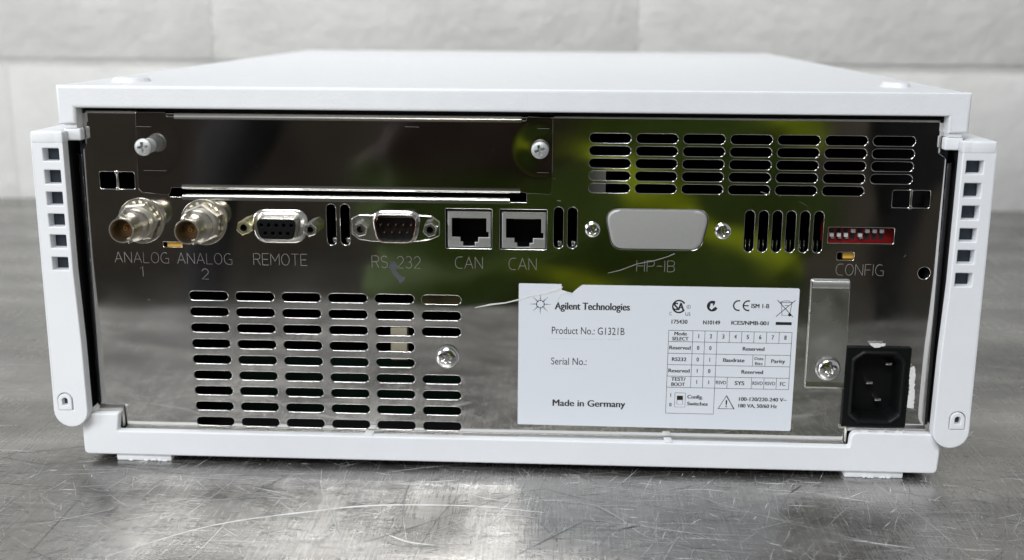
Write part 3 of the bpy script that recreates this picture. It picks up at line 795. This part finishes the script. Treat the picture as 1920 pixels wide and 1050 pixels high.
# --- network jacks
def jack(x0, x1, z0, z1, lab):
    t = empty('network_port'); t.parent = INS; t['label'] = lab
    fx0, fx1, fz0, fz1 = x0 + .8, x1 - .4, z0 + .4, z1 - 1.1
    hx0, hx1 = fx0 + 1.6, fx1 - 1.7
    hz1 = fz1 - 2.6
    hole = [(hx0, hz1), (hx0, fz0 + 4.0), (hx0 + 3.3, fz0 + 4.0), (hx0 + 3.3, fz0 + 2.1), (hx0 + 4.4, fz0 + 2.1), (hx0 + 4.4, fz0 + .5),
            (hx1 - 4.5, fz0 + .5), (hx1 - 4.5, fz0 + 2.1), (hx1 - 3.2, fz0 + 2.1), (hx1 - 3.2, fz0 + 4.0), (hx1 + .9, fz0 + 4.0), (hx1 + .9, fz0 + 6.2), (hx1, fz0 + 6.2), (hx1, hz1)]
    plate('face', rrect(fx0, fx1, fz0, fz1, .3, 2), [hole], 6.3, 1.0, M['satin'], t, bev=.18)
    bm = bmesh.new(); box(bm, hx0 - .8, hx1 + 1.2, 7.4, 19, fz0 + .4, hz1 + .5)
    for f in [f for f in bm.faces if f.calc_center_median().y < 7.6]: bm.faces.remove(f)
    finish('cavity', bm, M['black'], t, recalc=False)
    bm = bmesh.new()
    for i in range(8):
        x = (hx0 + hx1) / 2 + (i - 3.5) * 1.05; box(bm, x - .2, x + .2, 12, 17, hz1 - 1.3, hz1 - 1.1)
    finish('contact', bm, M['brass'], t)
    bm = bmesh.new()
    sweep_x(bm, [(6.1, fz1 - .3), (6.0, fz1 + .1), (6.6, fz1 + .4), (7.5, fz1 + .4)], fx0, fx1); finish('face_edge', bm, M['tin'], t)
jack(-23.6, -5.5, 79.1, 94.8, 'left network socket above a caption CAN, beside the RS-232 plug')
jack(-2.3, 16.0, 79.0, 94.8, 'right network socket above a caption CAN, nearer the blanking plate')

# --- blanking plate in the HP-IB opening
bm = bmesh.new()
B = lambda w, h, r, tp, y: ring_y(dshape(58.9, 87.7, w, h, r, tp, 8), y)
loft(bm, [B(40.9, 15.6, 5.0, 3.5, 6.9), B(40.8, 15.5, 5.0, 3.5, 5.9), B(40.3, 15.1, 4.9, 3.5, 5.55), B(38.9, 13.4, 4.4, 3.4, 5.45)], cap1=True)
bl = finish('blanking_plate', bm, M['blank'], INS, ang=50); bl['label'] = 'dull aluminium blanking plate above the caption HP-IB'

# --- configuration switches, indicators
sw = boxobj('switch_block', 124, 151, 10.6, 16, 82.4, 90.4, M['red'], INS, .3); sw['label'] = 'red block of eight white switches'
lv = None
for i in range(8):
    x = 127.0 + i * 2.74; up = i in (3, 5, 6, 7)
    z = 87.7 if up else 86.0
    if lv is None:
        bm = bmesh.new(); box(bm, -.75, .75, 8.9, 10.7, -.75, .75, .15); lv = finish('switch_lever', bm, M['switchwhite'], sw); o = lv
    else: o = lv.copy(); COL.objects.link(o); o.parent = sw
    o.location = (x * MM, 0, z * MM)
bm = bmesh.new()
for i in range(8):
    x = 127.0 + i * 2.74; box(bm, x - .8, x + .8, 10.52, 10.9, 84.1, 88.6)
finish('switch_channel', bm, M['dark'], sw)
bm = bmesh.new()
for i in range(8):
    x = 127.0 + i * 2.74
    if i not in (3, 5, 6, 7): box(bm, x - .1, x + 1.1, 9.6, 10.6, 84.4, 85.2, .15)
finish('switch_tab', bm, M['zinc'], sw)
l1 = boxobj('indicator_lens', 131.4, 136, 7.8, 11, 76.9, 79.2, M['amber'], INS, .2); l1['label'] = 'amber indicator above the caption CONFIG'
l2 = boxobj('indicator_lens', -135.4, -128, 7.2, 10, 77.6, 79.7, M['amber'], INS, .2); l2['label'] = 'amber indicator between the two coaxial sockets'

# --- sheet bracket beside the mains inlet
brk = plate('retaining_bracket', round_poly([(119.4, 68.9), (134.4, 68.9), (134.9, 44.6), (134.9, 24.7), (119.6, 24.7)], [1, 1, .8, .3, .6]), [], 4.7, 1.2, M['bracket'], INS, bev=.28, bres=3, ang=25)
bm = bmesh.new(); sweep_x(bm, [(4.66, 65.6), (4.4, 66.2), (4.5, 68.2)] + arc(5.7, 68.0, 1.15, 160, 80, 4), 119.9, 134.0)
finish('bent_top', bm, M['satin'], brk)
bm = bmesh.new(); sweep_x(bm, [(4.66, 27.4), (4.5, 26.8), (4.3, 25.4), (5.2, 24.5)], 119.8, 134.7); finish('bent_foot', bm, M['tin'], brk)
screw('screw', 127.9, 33.2, 4.7, .8, 4.2, 'torx', M['chrome'], brk, 3.1, .45, [(4.7, .8, 2.7), (4.9, .8, 3.8)])

# --- mains inlet
inl = plate('power_inlet', rrect(134.9, 160.3, 8.9, 42.1, .6, 2), [round_poly([(139.2, 36.6), (144.0, 39.4), (154.6, 39.4), (157.2, 36.4), (157.2, 14.4), (154.6, 11.6), (144.0, 11.6), (139.2, 14.6)], 1.6)], 4.6, 1.3, M['black'], INS, bev=.35, ang=50)
inl['label'] = 'black three-pin mains inlet'
IE = lambda d, y: ring_y(round_poly([(137.2 + d, 37.4 - d * .6), (141.4 + d * .6, 40.6 - d), (154.4 - d * .6, 40.6 - d), (158.4 - d, 37.2 - d * .6), (158.4 - d, 13.6 + d * .6), (154.4 - d * .6, 10.4 + d), (141.4 + d * .6, 10.4 + d), (137.2 + d, 13.8 + d * .6)], 2.2), y)
bm = bmesh.new()
loft(bm, [IE(-.2, 4.62), IE(.2, 3.9), IE(.9, 3.7), IE(1.9, 4.6), IE(2.6, 8), IE(2.8, 12)], cap1=True)
finish('socket_rim', bm, M['black'], inl, ang=50)
for (x, z) in ((152.9, 34.2), (145.8, 26.2), (149.6, 19.2)):
    boxobj('pin', x - 1.25, x + 1.25, 8.0, 12.1, z - .45, z + .55, M['tin'], inl, .2)
boxobj('inlet_lip', 134.2, 160.6, 5.2, 5.8, 8.0, 8.9, M['rim'], inl, .1)

# --- torn tape remnants
def scrap(name, pts, y, mat, parent, lab=None, th=.18, jag=.25):
    out = []
    k = len(pts)
    for i in range(k):
        a = Vector(pts[i]); b = Vector(pts[(i + 1) % k]); n = max(1, int((b - a).length / .8))
        for j in range(n):
            q = a.lerp(b, j / n); out.append((q.x + random.uniform(-jag, jag), q.y + random.uniform(-jag, jag)))
    o = plate(name, out, [], y, th, mat, parent, ang=30)
    if lab: o['label'] = lab
    return o
scrap('tape_scrap', [(160.0, 34.2), (161.3, 34.6), (162.2, 33.6), (162.9, 17.4), (160.3, 17.5), (160.4, 24)], 4.3, M['torn'], INS, 'torn white tape on the right of the mains inlet')
scrap('tape_scrap', [(143.3, 43.8), (149.6, 44.0), (149.4, 43.0), (147.4, 42.4), (145.6, 41.8), (144.0, 42.8)], 4.2, M['torn'], INS, 'torn white tape on top of the mains inlet')
for x in (140.6, 147.0, 154.0):
    scrap('tape_scrap', [(x, 7.6), (x + 4.2, 7.6), (x + 5, 9.2), (x + 3.6, 8.8), (x + 2.2, 9.0)], 1.0, M['torn'], INS)

# --- rating label
LY = PY - .22
lab_o = round_poly([(5.3, 65.3), (22.1, 65.25), (22.3, 62.9), (24.4, 62.2), (26.4, 61.6), (28.0, 63.2), (30.4, 65.1), (115.3, 65.1), (115.3, 6.0), (5.2, 6.4)], [.5, .1, .2, .3, .3, .3, .2, .8, .8, .5])
LBL = plate('rating_label', lab_o, [], LY, .16, M['paper'], INS, ang=30)
LBL['label'] = 'white printed rating label with a torn notch in its top edge'
IY = LY - .03
FONT = None
CAPH = []
def capheight():
    if not CAPH:
        cu = bpy.data.curves.new('h', 'FONT'); cu.body = 'H'
        if FONT: cu.font = FONT
        t = bpy.data.objects.new('tmp', cu); COL.objects.link(t); bpy.context.view_layer.update()
        me = bpy.data.meshes.new_from_object(t.evaluated_get(bpy.context.evaluated_depsgraph_get()))
        CAPH.append(max(v.co.y for v in me.vertices)); print('CAPH', CAPH)
        bpy.data.objects.remove(t); bpy.data.curves.remove(cu); bpy.data.meshes.remove(me)
    return CAPH[0]
def text(s, x0, x1, z0, h, bold=0.0, mat='ink', skew=0.0):
    """printed line fitted to x0..x1, capitals h high, baseline z0"""
    cu = bpy.data.curves.new('printed_text', 'FONT'); cu.body = s; cu.size = 1.0; cu.resolution_u = 5
    if FONT: cu.font = FONT
    t = bpy.data.objects.new('tmp', cu); COL.objects.link(t); bpy.context.view_layer.update()
    me = bpy.data.meshes.new_from_object(t.evaluated_get(bpy.context.evaluated_depsgraph_get()))
    bpy.data.objects.remove(t); bpy.data.curves.remove(cu)
    if bold > .008:                                # heavier weight: the outline laid three times, slightly shifted
        bm = bmesh.new(); bm.from_mesh(me)
        g0 = bm.verts[:] + bm.edges[:] + bm.faces[:]
        for dx, dy in ((bold * .9, 0), (-bold * .9, 0), (bold * 1.7, 0), (-bold * 1.7, 0)):
            r = bmesh.ops.duplicate(bm, geom=g0)
            for v in r['geom']:
                if isinstance(v, bmesh.types.BMVert): v.co.x += dx; v.co.z += abs(dx) * .004 * (1 if dx > 0 else 2)
        bm.to_mesh(me); bm.free()
    xs = [v.co.x for v in me.vertices]; a, b = min(xs), max(xs)
    kx = (x1 - x0) / (b - a); kz = h / capheight()
    for v in me.vertices:
        x, y, z = v.co; v.co = ((x0 + (x - a) * kx) * MM, (IY - z * 60) * MM, (z0 + y * kz) * MM)
    o = link('printed_text', me, [M[mat]], LBL)
    o['label'] = 'printed text ' + s.replace('\n', ' ')
    return o
def ink(name, bm, mat='ink'): return finish(name, bm, M[mat], LBL, recalc=False)
text('Agilent Technologies', 19.6, 49.4, 55.0, 2.9, .022)['label'] = 'bold printed company name'
text('Product No.: G1321B', 18.6, 47.5, 44.9, 2.9, .004)['label'] = 'printed product number line'
text('Serial No.:', 18.5, 32.7, 32.1, 2.9, .004)
text('Made in Germany', 19.3, 48.7, 14.6, 2.7, .018)
bm = bmesh.new()
for k in range(8):
    a = k * PI / 4
    for i, (rr, s) in enumerate(((1.55, .34), (2.3, .25), (2.95, .2), (3.5, .15), (4.0, .12))):
        rr2 = rr * (1 if k % 2 == 0 else .98)
        bm.faces.new([bm.verts.new((13.9 + rr2 * math.cos(a) + s * math.cos(t * PI / 5), IY, 57.0 + rr2 * math.sin(a) + s * math.sin(t * PI / 5))) for t in range(10)])
for k in range(8):
    a = (k + .5) * PI / 4
    bm.faces.new([bm.verts.new((13.9 + 1.6 * math.cos(a) + .2 * math.cos(t * PI / 5), IY, 57.0 + 1.6 * math.sin(a) + .2 * math.sin(t * PI / 5))) for t in range(10)])
ink('starburst_logo', bm)
bm = bmesh.new()
for i in range(26):
    x = 18.5 + i * 1.08; strokes(bm, [[(x, 42.9 + random.uniform(-.1, .1)), (x + random.uniform(.2, .7), 42.9)]], IY + .01, .14, .01)
for i in range(12):
    x = 20 + i * 1.1; strokes(bm, [[(x, 30.6), (x + random.uniform(.2, .6), 30.6)]], IY + .01, .1, .01)
ink('faint_dots', bm, 'faint')
# crease running over the label from the tear
bm = bmesh.new()
strokes(bm, [[(-12.2, 55.0), (-6, 56.4), (0, 57.2), (5.2, 58.6)]], PY + .02, [.15, .6, .4, .5], .14)
strokes(bm, [[(5.2, 58.6), (10, 60.2), (15, 61.2), (20.5, 62.9), (22.6, 64.2)]], LY + .02, [.4, .5, .5, 1.0, .4], .12)
strokes(bm, [[(26.2, 61.6), (23.4, 61.9), (21.6, 60.8), (20.8, 58.6), (20.4, 56.9)]], LY + .02, [.5, .7, .4, .3, .1], .12)
finish('crease', bm, M['torn'], LBL)
# marks row
bm = bmesh.new()
def arcs(cx, cz, r, a0, a1, w, n=20): strokes(bm, [arcpts(cx, cz, r, r, a0, a1, n)], IY + .01, w, .01)
arcs(68.6, 57.0, 2.45, 30, 330, .62)
ink('ring_mark', bm)
text('SA', 66.6, 70.7, 55.5, 3.0, .03)
text('C', 64.9, 65.9, 53.4, 1.35, 0); text('US', 71.2, 73.2, 53.3, 1.35, 0)
bm = bmesh.new(); arcs(72.4, 56.9, .75, 0, 360, .14, 14); ink('ring_mark', bm); text('R', 72.1, 72.7, 56.5, .8, 0)
text('175430', 65.9, 72.2, 50.0, 1.6, .02)
bm = bmesh.new()                                   # filled disc with a tick cut out
pts = arcpts(81.7, 57.4, 2.2, 2.2, 62, 335, 22) + [(82.9, 57.2), (81.4, 55.9), (80.6, 56.6), (81.0, 58.5), (81.9, 58.4), (81.8, 57.4), (82.6, 58.2)]
cm = plate('tick_mark', pts, [], IY, .01, M['ink'], LBL)
bm.free()
text('N10149', 78.3, 85.0, 49.9, 1.6, .02)
bm = bmesh.new()
arcs(91.9, 57.8, 1.95, 75, 285, .55, 14); arcs(95.7, 57.8, 1.95, 75, 285, .55, 14)
strokes(bm, [[(94.0, 57.8), (95.8, 57.8)]], IY + .01, .5, .01)
ink('conformity_mark', bm)
text('ISM 1-B', 96.9, 103.9, 56.9, 1.7, .02); text('ICES/NMB-001', 89.4, 104.0, 50.0, 1.55, .02)
bm = bmesh.new()                                   # crossed-out bin over a bar
zc = 57.0
strokes(bm, [[(106.9, 60.3), (113.3, 53.6)], [(113.9, 60.3), (106.7, 53.6)]], IY + .01, .26, .01)
strokes(bm, [[(108.6, 59.2), (109.0, 54.1), (112.0, 54.2), (112.6, 59.2)], [(108.0, 59.5), (109.6, 60.0), (111.6, 60.0), (113.0, 59.4), (108.0, 59.3)], [(109.8, 58.1), (111.4, 58.1)]], IY + .01, .2, .01)
bm.faces.new([bm.verts.new((112.0 + .65 * math.cos(t * PI / 6), IY - .005, 54.4 + .65 * math.sin(t * PI / 6))) for t in range(12)])
bm.faces.new([bm.verts.new(p) for p in ((106.8, IY, 50.2), (113.0, IY, 50.2), (113.0, IY, 51.4), (106.8, IY, 51.4))])
ink('bin_mark', bm)
# table of switch settings
X = [64.95, 74.5, 79.25, 84.1, 88.95, 93.75, 98.6, 103.5, 108.45, 113.4]
Zr = [47.2, 42.6, 37.7, 33.0, 28.2, 23.5]
bm = bmesh.new()
Ls = [[(X[0], z), (X[-1], z)] for z in Zr] + [[(X[0], Zr[0]), (X[0], 12.5)], [(X[-1], Zr[0]), (X[-1], Zr[-1])], [(X[0], 12.5), (84.1, 12.5)], [(84.1, Zr[-1]), (84.1, 12.5)]]
Ls += [[(X[i], Zr[0]), (X[i], Zr[-1])] for i in (1, 2, 3)] + [[(X[i], Zr[0]), (X[i], Zr[1])] for i in range(4, 9)]
Ls += [[(X[6], Zr[2]), (X[6], Zr[3])], [(X[7], Zr[2]), (X[7], Zr[3])], [(X[4], Zr[4]), (X[4], Zr[5])]] + [[(X[i], Zr[4]), (X[i], Zr[5])] for i in (6, 7, 8)]
strokes(bm, Ls, IY + .01, .17, .01)
strokes(bm, [[(68.4, 21.2), (72.6, 21.2), (72.6, 15.2), (68.4, 15.2), (68.4, 21.2)], [(69.3, 19.9), (71.6, 19.9), (71.6, 16.4), (69.3, 16.4), (69.3, 19.9)]], IY + .01, .16, .01)
bm.faces.new([bm.verts.new(p) for p in ((69.3, IY - .004, 18.2), (71.6, IY - .004, 18.2), (71.6, IY - .004, 20.0), (69.3, IY - .004, 20.0))])
ink('table_rules', bm)
B_ = .020
text('Mode', 67.2, 72.2, 45.2, 1.45, B_); text('SELECT', 66.4, 72.9, 43.1, 1.45, B_)
for i, n_ in enumerate('12345678'):
    xm = (X[i + 1] + X[i + 2]) / 2; q = .16 if n_ == '1' else .46; text(n_, xm - q, xm + q, 44.2, 1.7, B_)
for (rr, n_, a, b) in ((1, 'Reserved', '0', '0'), (2, 'RS232', '0', '1'), (3, 'Reserved', '1', '0')):
    z = (Zr[rr] + Zr[rr + 1]) / 2 - .8
    text(n_, 65.4 if n_ != 'RS232' else 66.6, 73.9 if n_ != 'RS232' else 72.4, z, 1.5, B_)
    text(a, 76.4 if a == '0' else 76.7, 77.3 if a == '0' else 77.0, z, 1.6, B_); text(b, 81.2 if b == '0' else 81.5, 82.1 if b == '0' else 81.8, z, 1.6, B_)
text('Reserved', 94.4, 103.0, 39.4, 1.5, B_); text('Reserved', 94.4, 103.0, 29.8, 1.5, B_)
text('Baudrate', 86.9, 95.4, 34.6, 1.5, B_); text('Data', 99.3, 102.8, 35.6, 1.2, .012); text('Bits', 99.6, 102.6, 33.5, 1.2, .012)
text('Parity', 105.9, 111.4, 34.5, 1.5, B_)
text('TEST/', 66.6, 72.4, 26.3, 1.45, B_); text('BOOT', 66.8, 72.2, 24.1, 1.45, B_)
text('1', 76.7, 77.0, 25.1, 1.6, B_); text('1', 81.5, 81.8, 25.1, 1.6, B_)
text('RSVD', 84.5, 88.6, 25.2, 1.4, .012); text('SYS', 92.0, 95.8, 25.0, 1.6, B_)
text('RSVD', 99.0, 103.1, 25.2, 1.4, .012); text('RSVD', 103.9, 108.0, 25.2, 1.4, .012); text('FC', 109.9, 112.1, 25.0, 1.6, B_)
text('1', 66.6, 66.9, 19.5, 1.5, B_); text('0', 66.3, 67.2, 15.4, 1.5, B_)
text('Config.', 73.4, 79.6, 18.9, 1.5, B_); text('Switches', 73.4, 81.7, 16.0, 1.5, B_)
bm = bmesh.new(); strokes(bm, [[(89.0, 20.4), (92.2, 14.9), (85.9, 14.9), (89.0, 20.4), (92.2, 14.9)]], IY + .01, .42, .01); ink('warning_triangle', bm)
text('!', 88.75, 89.35, 15.6, 2.9, .03)
text('100-120/220-240 V~', 94.0, 113.0, 18.4, 1.5, B_); text('180 VA, 50/60 Hz', 93.9, 109.3, 15.6, 1.5, B_)
# faint corner marks under the label
bm = bmesh.new(); strokes(bm, [[(5.5, 4.9), (11, 4.9)], [(6.5, 4.0), (11, 4.0)], [(116.2, 9), (116.2, 5), (111, 5)]], PY + .02, .1, .06)
finish('scratches', bm, M['etch'], panel)['kind'] = 'stuff'

# --- side rails with square windows and a button
def rail(s, lab):
    """s = -1 left, +1 right"""
    zs = [(117.8, 112.9), (109.4, 104.0), (100.9, 95.6), (92.3, 87.2), (84.0, 78.7), (75.1, 69.9)]
    if s > 0: zs = [(a - .7, b - .7) for a, b in zs]
    xo, xi = 182.4, 169.6
    zb = 4.6 if s < 0 else 3.9
    zt = 122.9
    def P(pts): return [(s * x, z) for x, z in pts]
    outl = [(xo - .4, zt), (xo, 20), ] + [((xo + xi - 1.0) / 2 + 7.0 * math.cos(R(-a)), zb + 7.0 + 7.0 * math.sin(R(-a))) for a in range(0, 181, 15)] + [(xi - .9, 40), (xi, 70), (xi, zt)]
    hl = [P(rrect(171.3, 177.6, b, a, .25, 2)) for a, b in zs]
    hl.append(P([(174.3, 11.8), (180.5, 11.8), (180.5, 16.0)] + [(177.4 + 3.1 * math.cos(R(a)), 16.0 + 3.1 * math.sin(R(a))) for a in range(15, 180, 15)] + [(174.3, 16.0)]))
    o = plate('side_rail', P(outl), hl, -4.0, 5.2, M['foam'], INS, bev=.8 if False else .45, bres=3, ang=50)
    o['label'] = lab
    a_, b_ = sorted((s * 171.2, s * 181.2))
    boxobj('rail_core', a_, b_, 1.4, 3.4, 10, 120, M['bluegrey'], o)
    a_, b_ = sorted((s * 180.2, s * 182.2))
    boxobj('rail_flank', a_, b_, 1.3, 60, 8, 121.5, M['foam'], o, .6)
    a_, b_ = sorted((s * 171.4, s * 180.1))
    boxobj('rail_shade', a_, b_, 3.5, 60, 9, 119.4, M['dark'], o)  # dark box added to shade the gap behind the rail
    # cap at the top with its inner clip
    bm = bmesh.new()
    a_, b_ = sorted((s * 172.0, s * 182.0)); box(bm, a_, b_, -4.15, 30, 119.6, 124.3, .8, 3)
    a_, b_ = sorted((s * 169.4, s * 174.0)); box(bm, a_, b_, -4.1, 1.2, 119.8, 124.2, .5, 3)
    a_, b_ = sorted((s * 164.5, s * 171.2)); box(bm, a_, b_, 1.3, 5.4, 120.3, 125.0, .6, 3)
    finish('rail_cap', bm, M['foam'], o, ang=50)
    # button with a small arched hole
    D = lambda g, q=0: P([(174.5 + g, 11.9 + g + q), (180.3 - g, 11.9 + g + q), (180.3 - g, 16.0)] + [(177.4 + (2.9 - g) * math.cos(R(a)), 16.0 + (2.9 - g) * math.sin(R(a))) for a in range(15, 180, 15)] + [(174.5 + g, 16.0)])
    bo = plate('button', D(0.12), [D(1.75, .3)], -4.4, 4.0, M['foam'], o, bev=.3, bres=3, ang=50)
    a_, b_ = sorted((s * 174, s * 181)); boxobj('button_well', a_, b_, -1.6, 1.0, 11, 20, M['bluegrey'], o)
    # fine seam beside the outer edge
    bm = bmesh.new(); a_, b_ = sorted((s * 181.55, s * 181.64)); box(bm, a_, b_, -4.02, -3.6, 20, 118); finish('seam', bm, M['faint'], o)
    return o
rail(-1, 'left white rail with six square windows'); rail(1, 'right white rail with six square windows')

# --- things glimpsed through the vents
i1 = boxobj('inner_bracket', 32.5, 39.1, 20, 24, 99.5, 109.5, M['satin'], INS)
boxobj('inner_terminal', -49, -42, 24, 30, 27, 41, M['beige'], INS, .5)
boxobj('circuit_board', -125, -20, 40, 42, -4, 26, M['pcb'], INS)
boxobj('olive_sheet', -34, -17, 12, 13, 54, 62, M['olive'], INS)  # olive sheet behind one slot of the grille
bm = bmesh.new()
bm.free()
for x in (-68.2, -62.7, 21.2, 26.6): boxobj('inner_clip', x - .9, x + .9, 9, 12, 79, 82, M['tin'], INS, .3)
bm = bmesh.new()
for i in range(6):
    x = 95.0 + 5.29 * i
    for d in (-.9, .7): box(bm, x + d - .2, x + d + .2, 11, 13, 78, 83.2)
o = finish('solder_tails', bm, M['tin'], INS); o['kind'] = 'stuff'
# --- the photographer, seen only in the mirror panel: green cloth, dark trousers
per = empty('person', (0.05, -0.85, -0.9))
per['label'] = 'person in a green yellow shirt standing before the table'
per['category'] = 'person'
def pobj(name, bm, mats, **k):
    o = finish(name, bm, mats, per, scale=False, **k)
    o.matrix_parent_inverse = Matrix.Translation((-0.05, 0.85, 0.9))
    return o
def lean(p):
    return (p[0] + .5 * max(0, p[2] - .06), p[1], p[2])
def body():
    V = [((.05, -.85, .05), .15), ((.05, -.86, .25), .14), ((.05, -.86, .50), .15), ((.05, -.86, .62), .06), ((.05, -.84, .72), .085), ((.05, -.84, .82), .085),
         ((-.17, -.86, .50), .07), ((-.31, -.84, .22), .05), ((-.34, -.68, -.02), .034), ((-.325, -.62, -.10), .020),
         ((.27, -.86, .50), .07), ((.36, -.86, .20), .05), ((.40, -.85, -.02), .038), ((.40, -.83, -.10), .028),
         ((-.05, -.85, -.05), .10), ((-.06, -.83, -.42), .065), ((-.07, -.85, -.84), .045), ((-.07, -.70, -.87), .03),
         ((.15, -.85, -.05), .10), ((.17, -.83, -.42), .065), ((.18, -.85, -.84), .045), ((.18, -.70, -.87), .03)]
    E = [(0, 1), (1, 2), (2, 3), (3, 4), (4, 5), (2, 6), (6, 7), (7, 8), (8, 9), (2, 10), (10, 11), (11, 12), (12, 13), (0, 14), (14, 15), (15, 16), (16, 17), (0, 18), (18, 19), (19, 20), (20, 21)]
    def hand(w, palm, sgn):
        i0 = len(V); V.append((palm, .018)); E.append((w, i0))
        for k in range(4):
            bx = palm[0] + (k - 1.5) * .019
            V.append(((bx, palm[1] + .05, palm[2] - .012), .0085)); V.append(((bx, palm[1] + .085 - abs(k - 1.6) * .008, palm[2] - .035), .0078))
            E.append((i0, len(V) - 2)); E.append((len(V) - 2, len(V) - 1))
        V.append(((palm[0] + sgn * .045, palm[1] + .02, palm[2] - .01), .010)); E.append((i0, len(V) - 1))
    hand(9, (-.315, -.60, -.132), 1); hand(13, (.40, -.80, -.17), -1)
    me = bpy.data.meshes.new('body'); me.from_pydata([lean(v[0]) for v in V], E, [])
    o = bpy.data.objects.new('body', me); COL.objects.link(o)
    sk = o.modifiers.new('s', 'SKIN')
    for i, v in enumerate(V):
        me.skin_vertices[0].data[i].radius = (v[1], v[1])
        me.skin_vertices[0].data[i].use_root = (i == 0)
    su = o.modifiers.new('u', 'SUBSURF'); su.levels = su.render_levels = 1
    bpy.context.view_layer.update()
    me2 = bpy.data.meshes.new_from_object(o.evaluated_get(bpy.context.evaluated_depsgraph_get()))
    bpy.data.objects.remove(o)
    for p in me2.polygons:
        p.use_smooth = True
        c = p.center
        p.material_index = 0 if c.z > .66 or (-.3 < c.z < -.112 and c.y > -.66) else 1
    o = link('body', me2, [M['skin'], M['trousers']], per); o.matrix_parent_inverse = Matrix.Translation((-0.05, 0.85, 0.9))
body()
bm = bmesh.new(); rings = []
for i in range(61):
    z = .60 - i * (.82 / 60)
    t = (z + .22) / .82
    hw = (.235 + .03 * math.sin(t * 6)) if z < .42 else .235 * max(.25, 1 - ((z - .42) / .22) ** 2)
    rg = []
    for j in range(72):
        a = 2 * PI * j / 72
        x = hw * math.cos(a); y = .155 * math.sin(a)
        # diagonal hanging folds
        u = x * 1.0 - z * 2.3
        f = .016 * math.sin(u * 19 + 1.5 * math.sin(x * 9)) + .009 * math.sin(u * 41 + z * 12) + .006 * math.sin(x * 60)
        k = 1 + f / .2 * (1.0 if math.sin(a) > -.2 else .4)
        rg.append(lean((.05 + x * k, -.85 + y * k + (.012 * math.sin(u * 14) if math.sin(a) > 0 else 0), z)))
    rings.append(rg)
loft(bm, rings)
pobj('shirt', bm, M['shirt'], ang=80)
bm = bmesh.new(); bmesh.ops.create_uvsphere(bm, u_segments=20, v_segments=12, radius=.105, matrix=Matrix.Translation((.435, -.86, .83)) @ Matrix.Diagonal((.9, 1.05, 1.05, 1)))
for v in bm.verts:
    if v.co.y > -.80 and v.co.z < .87: v.co.y = -.80
pobj('hair', bm, M['hair'])
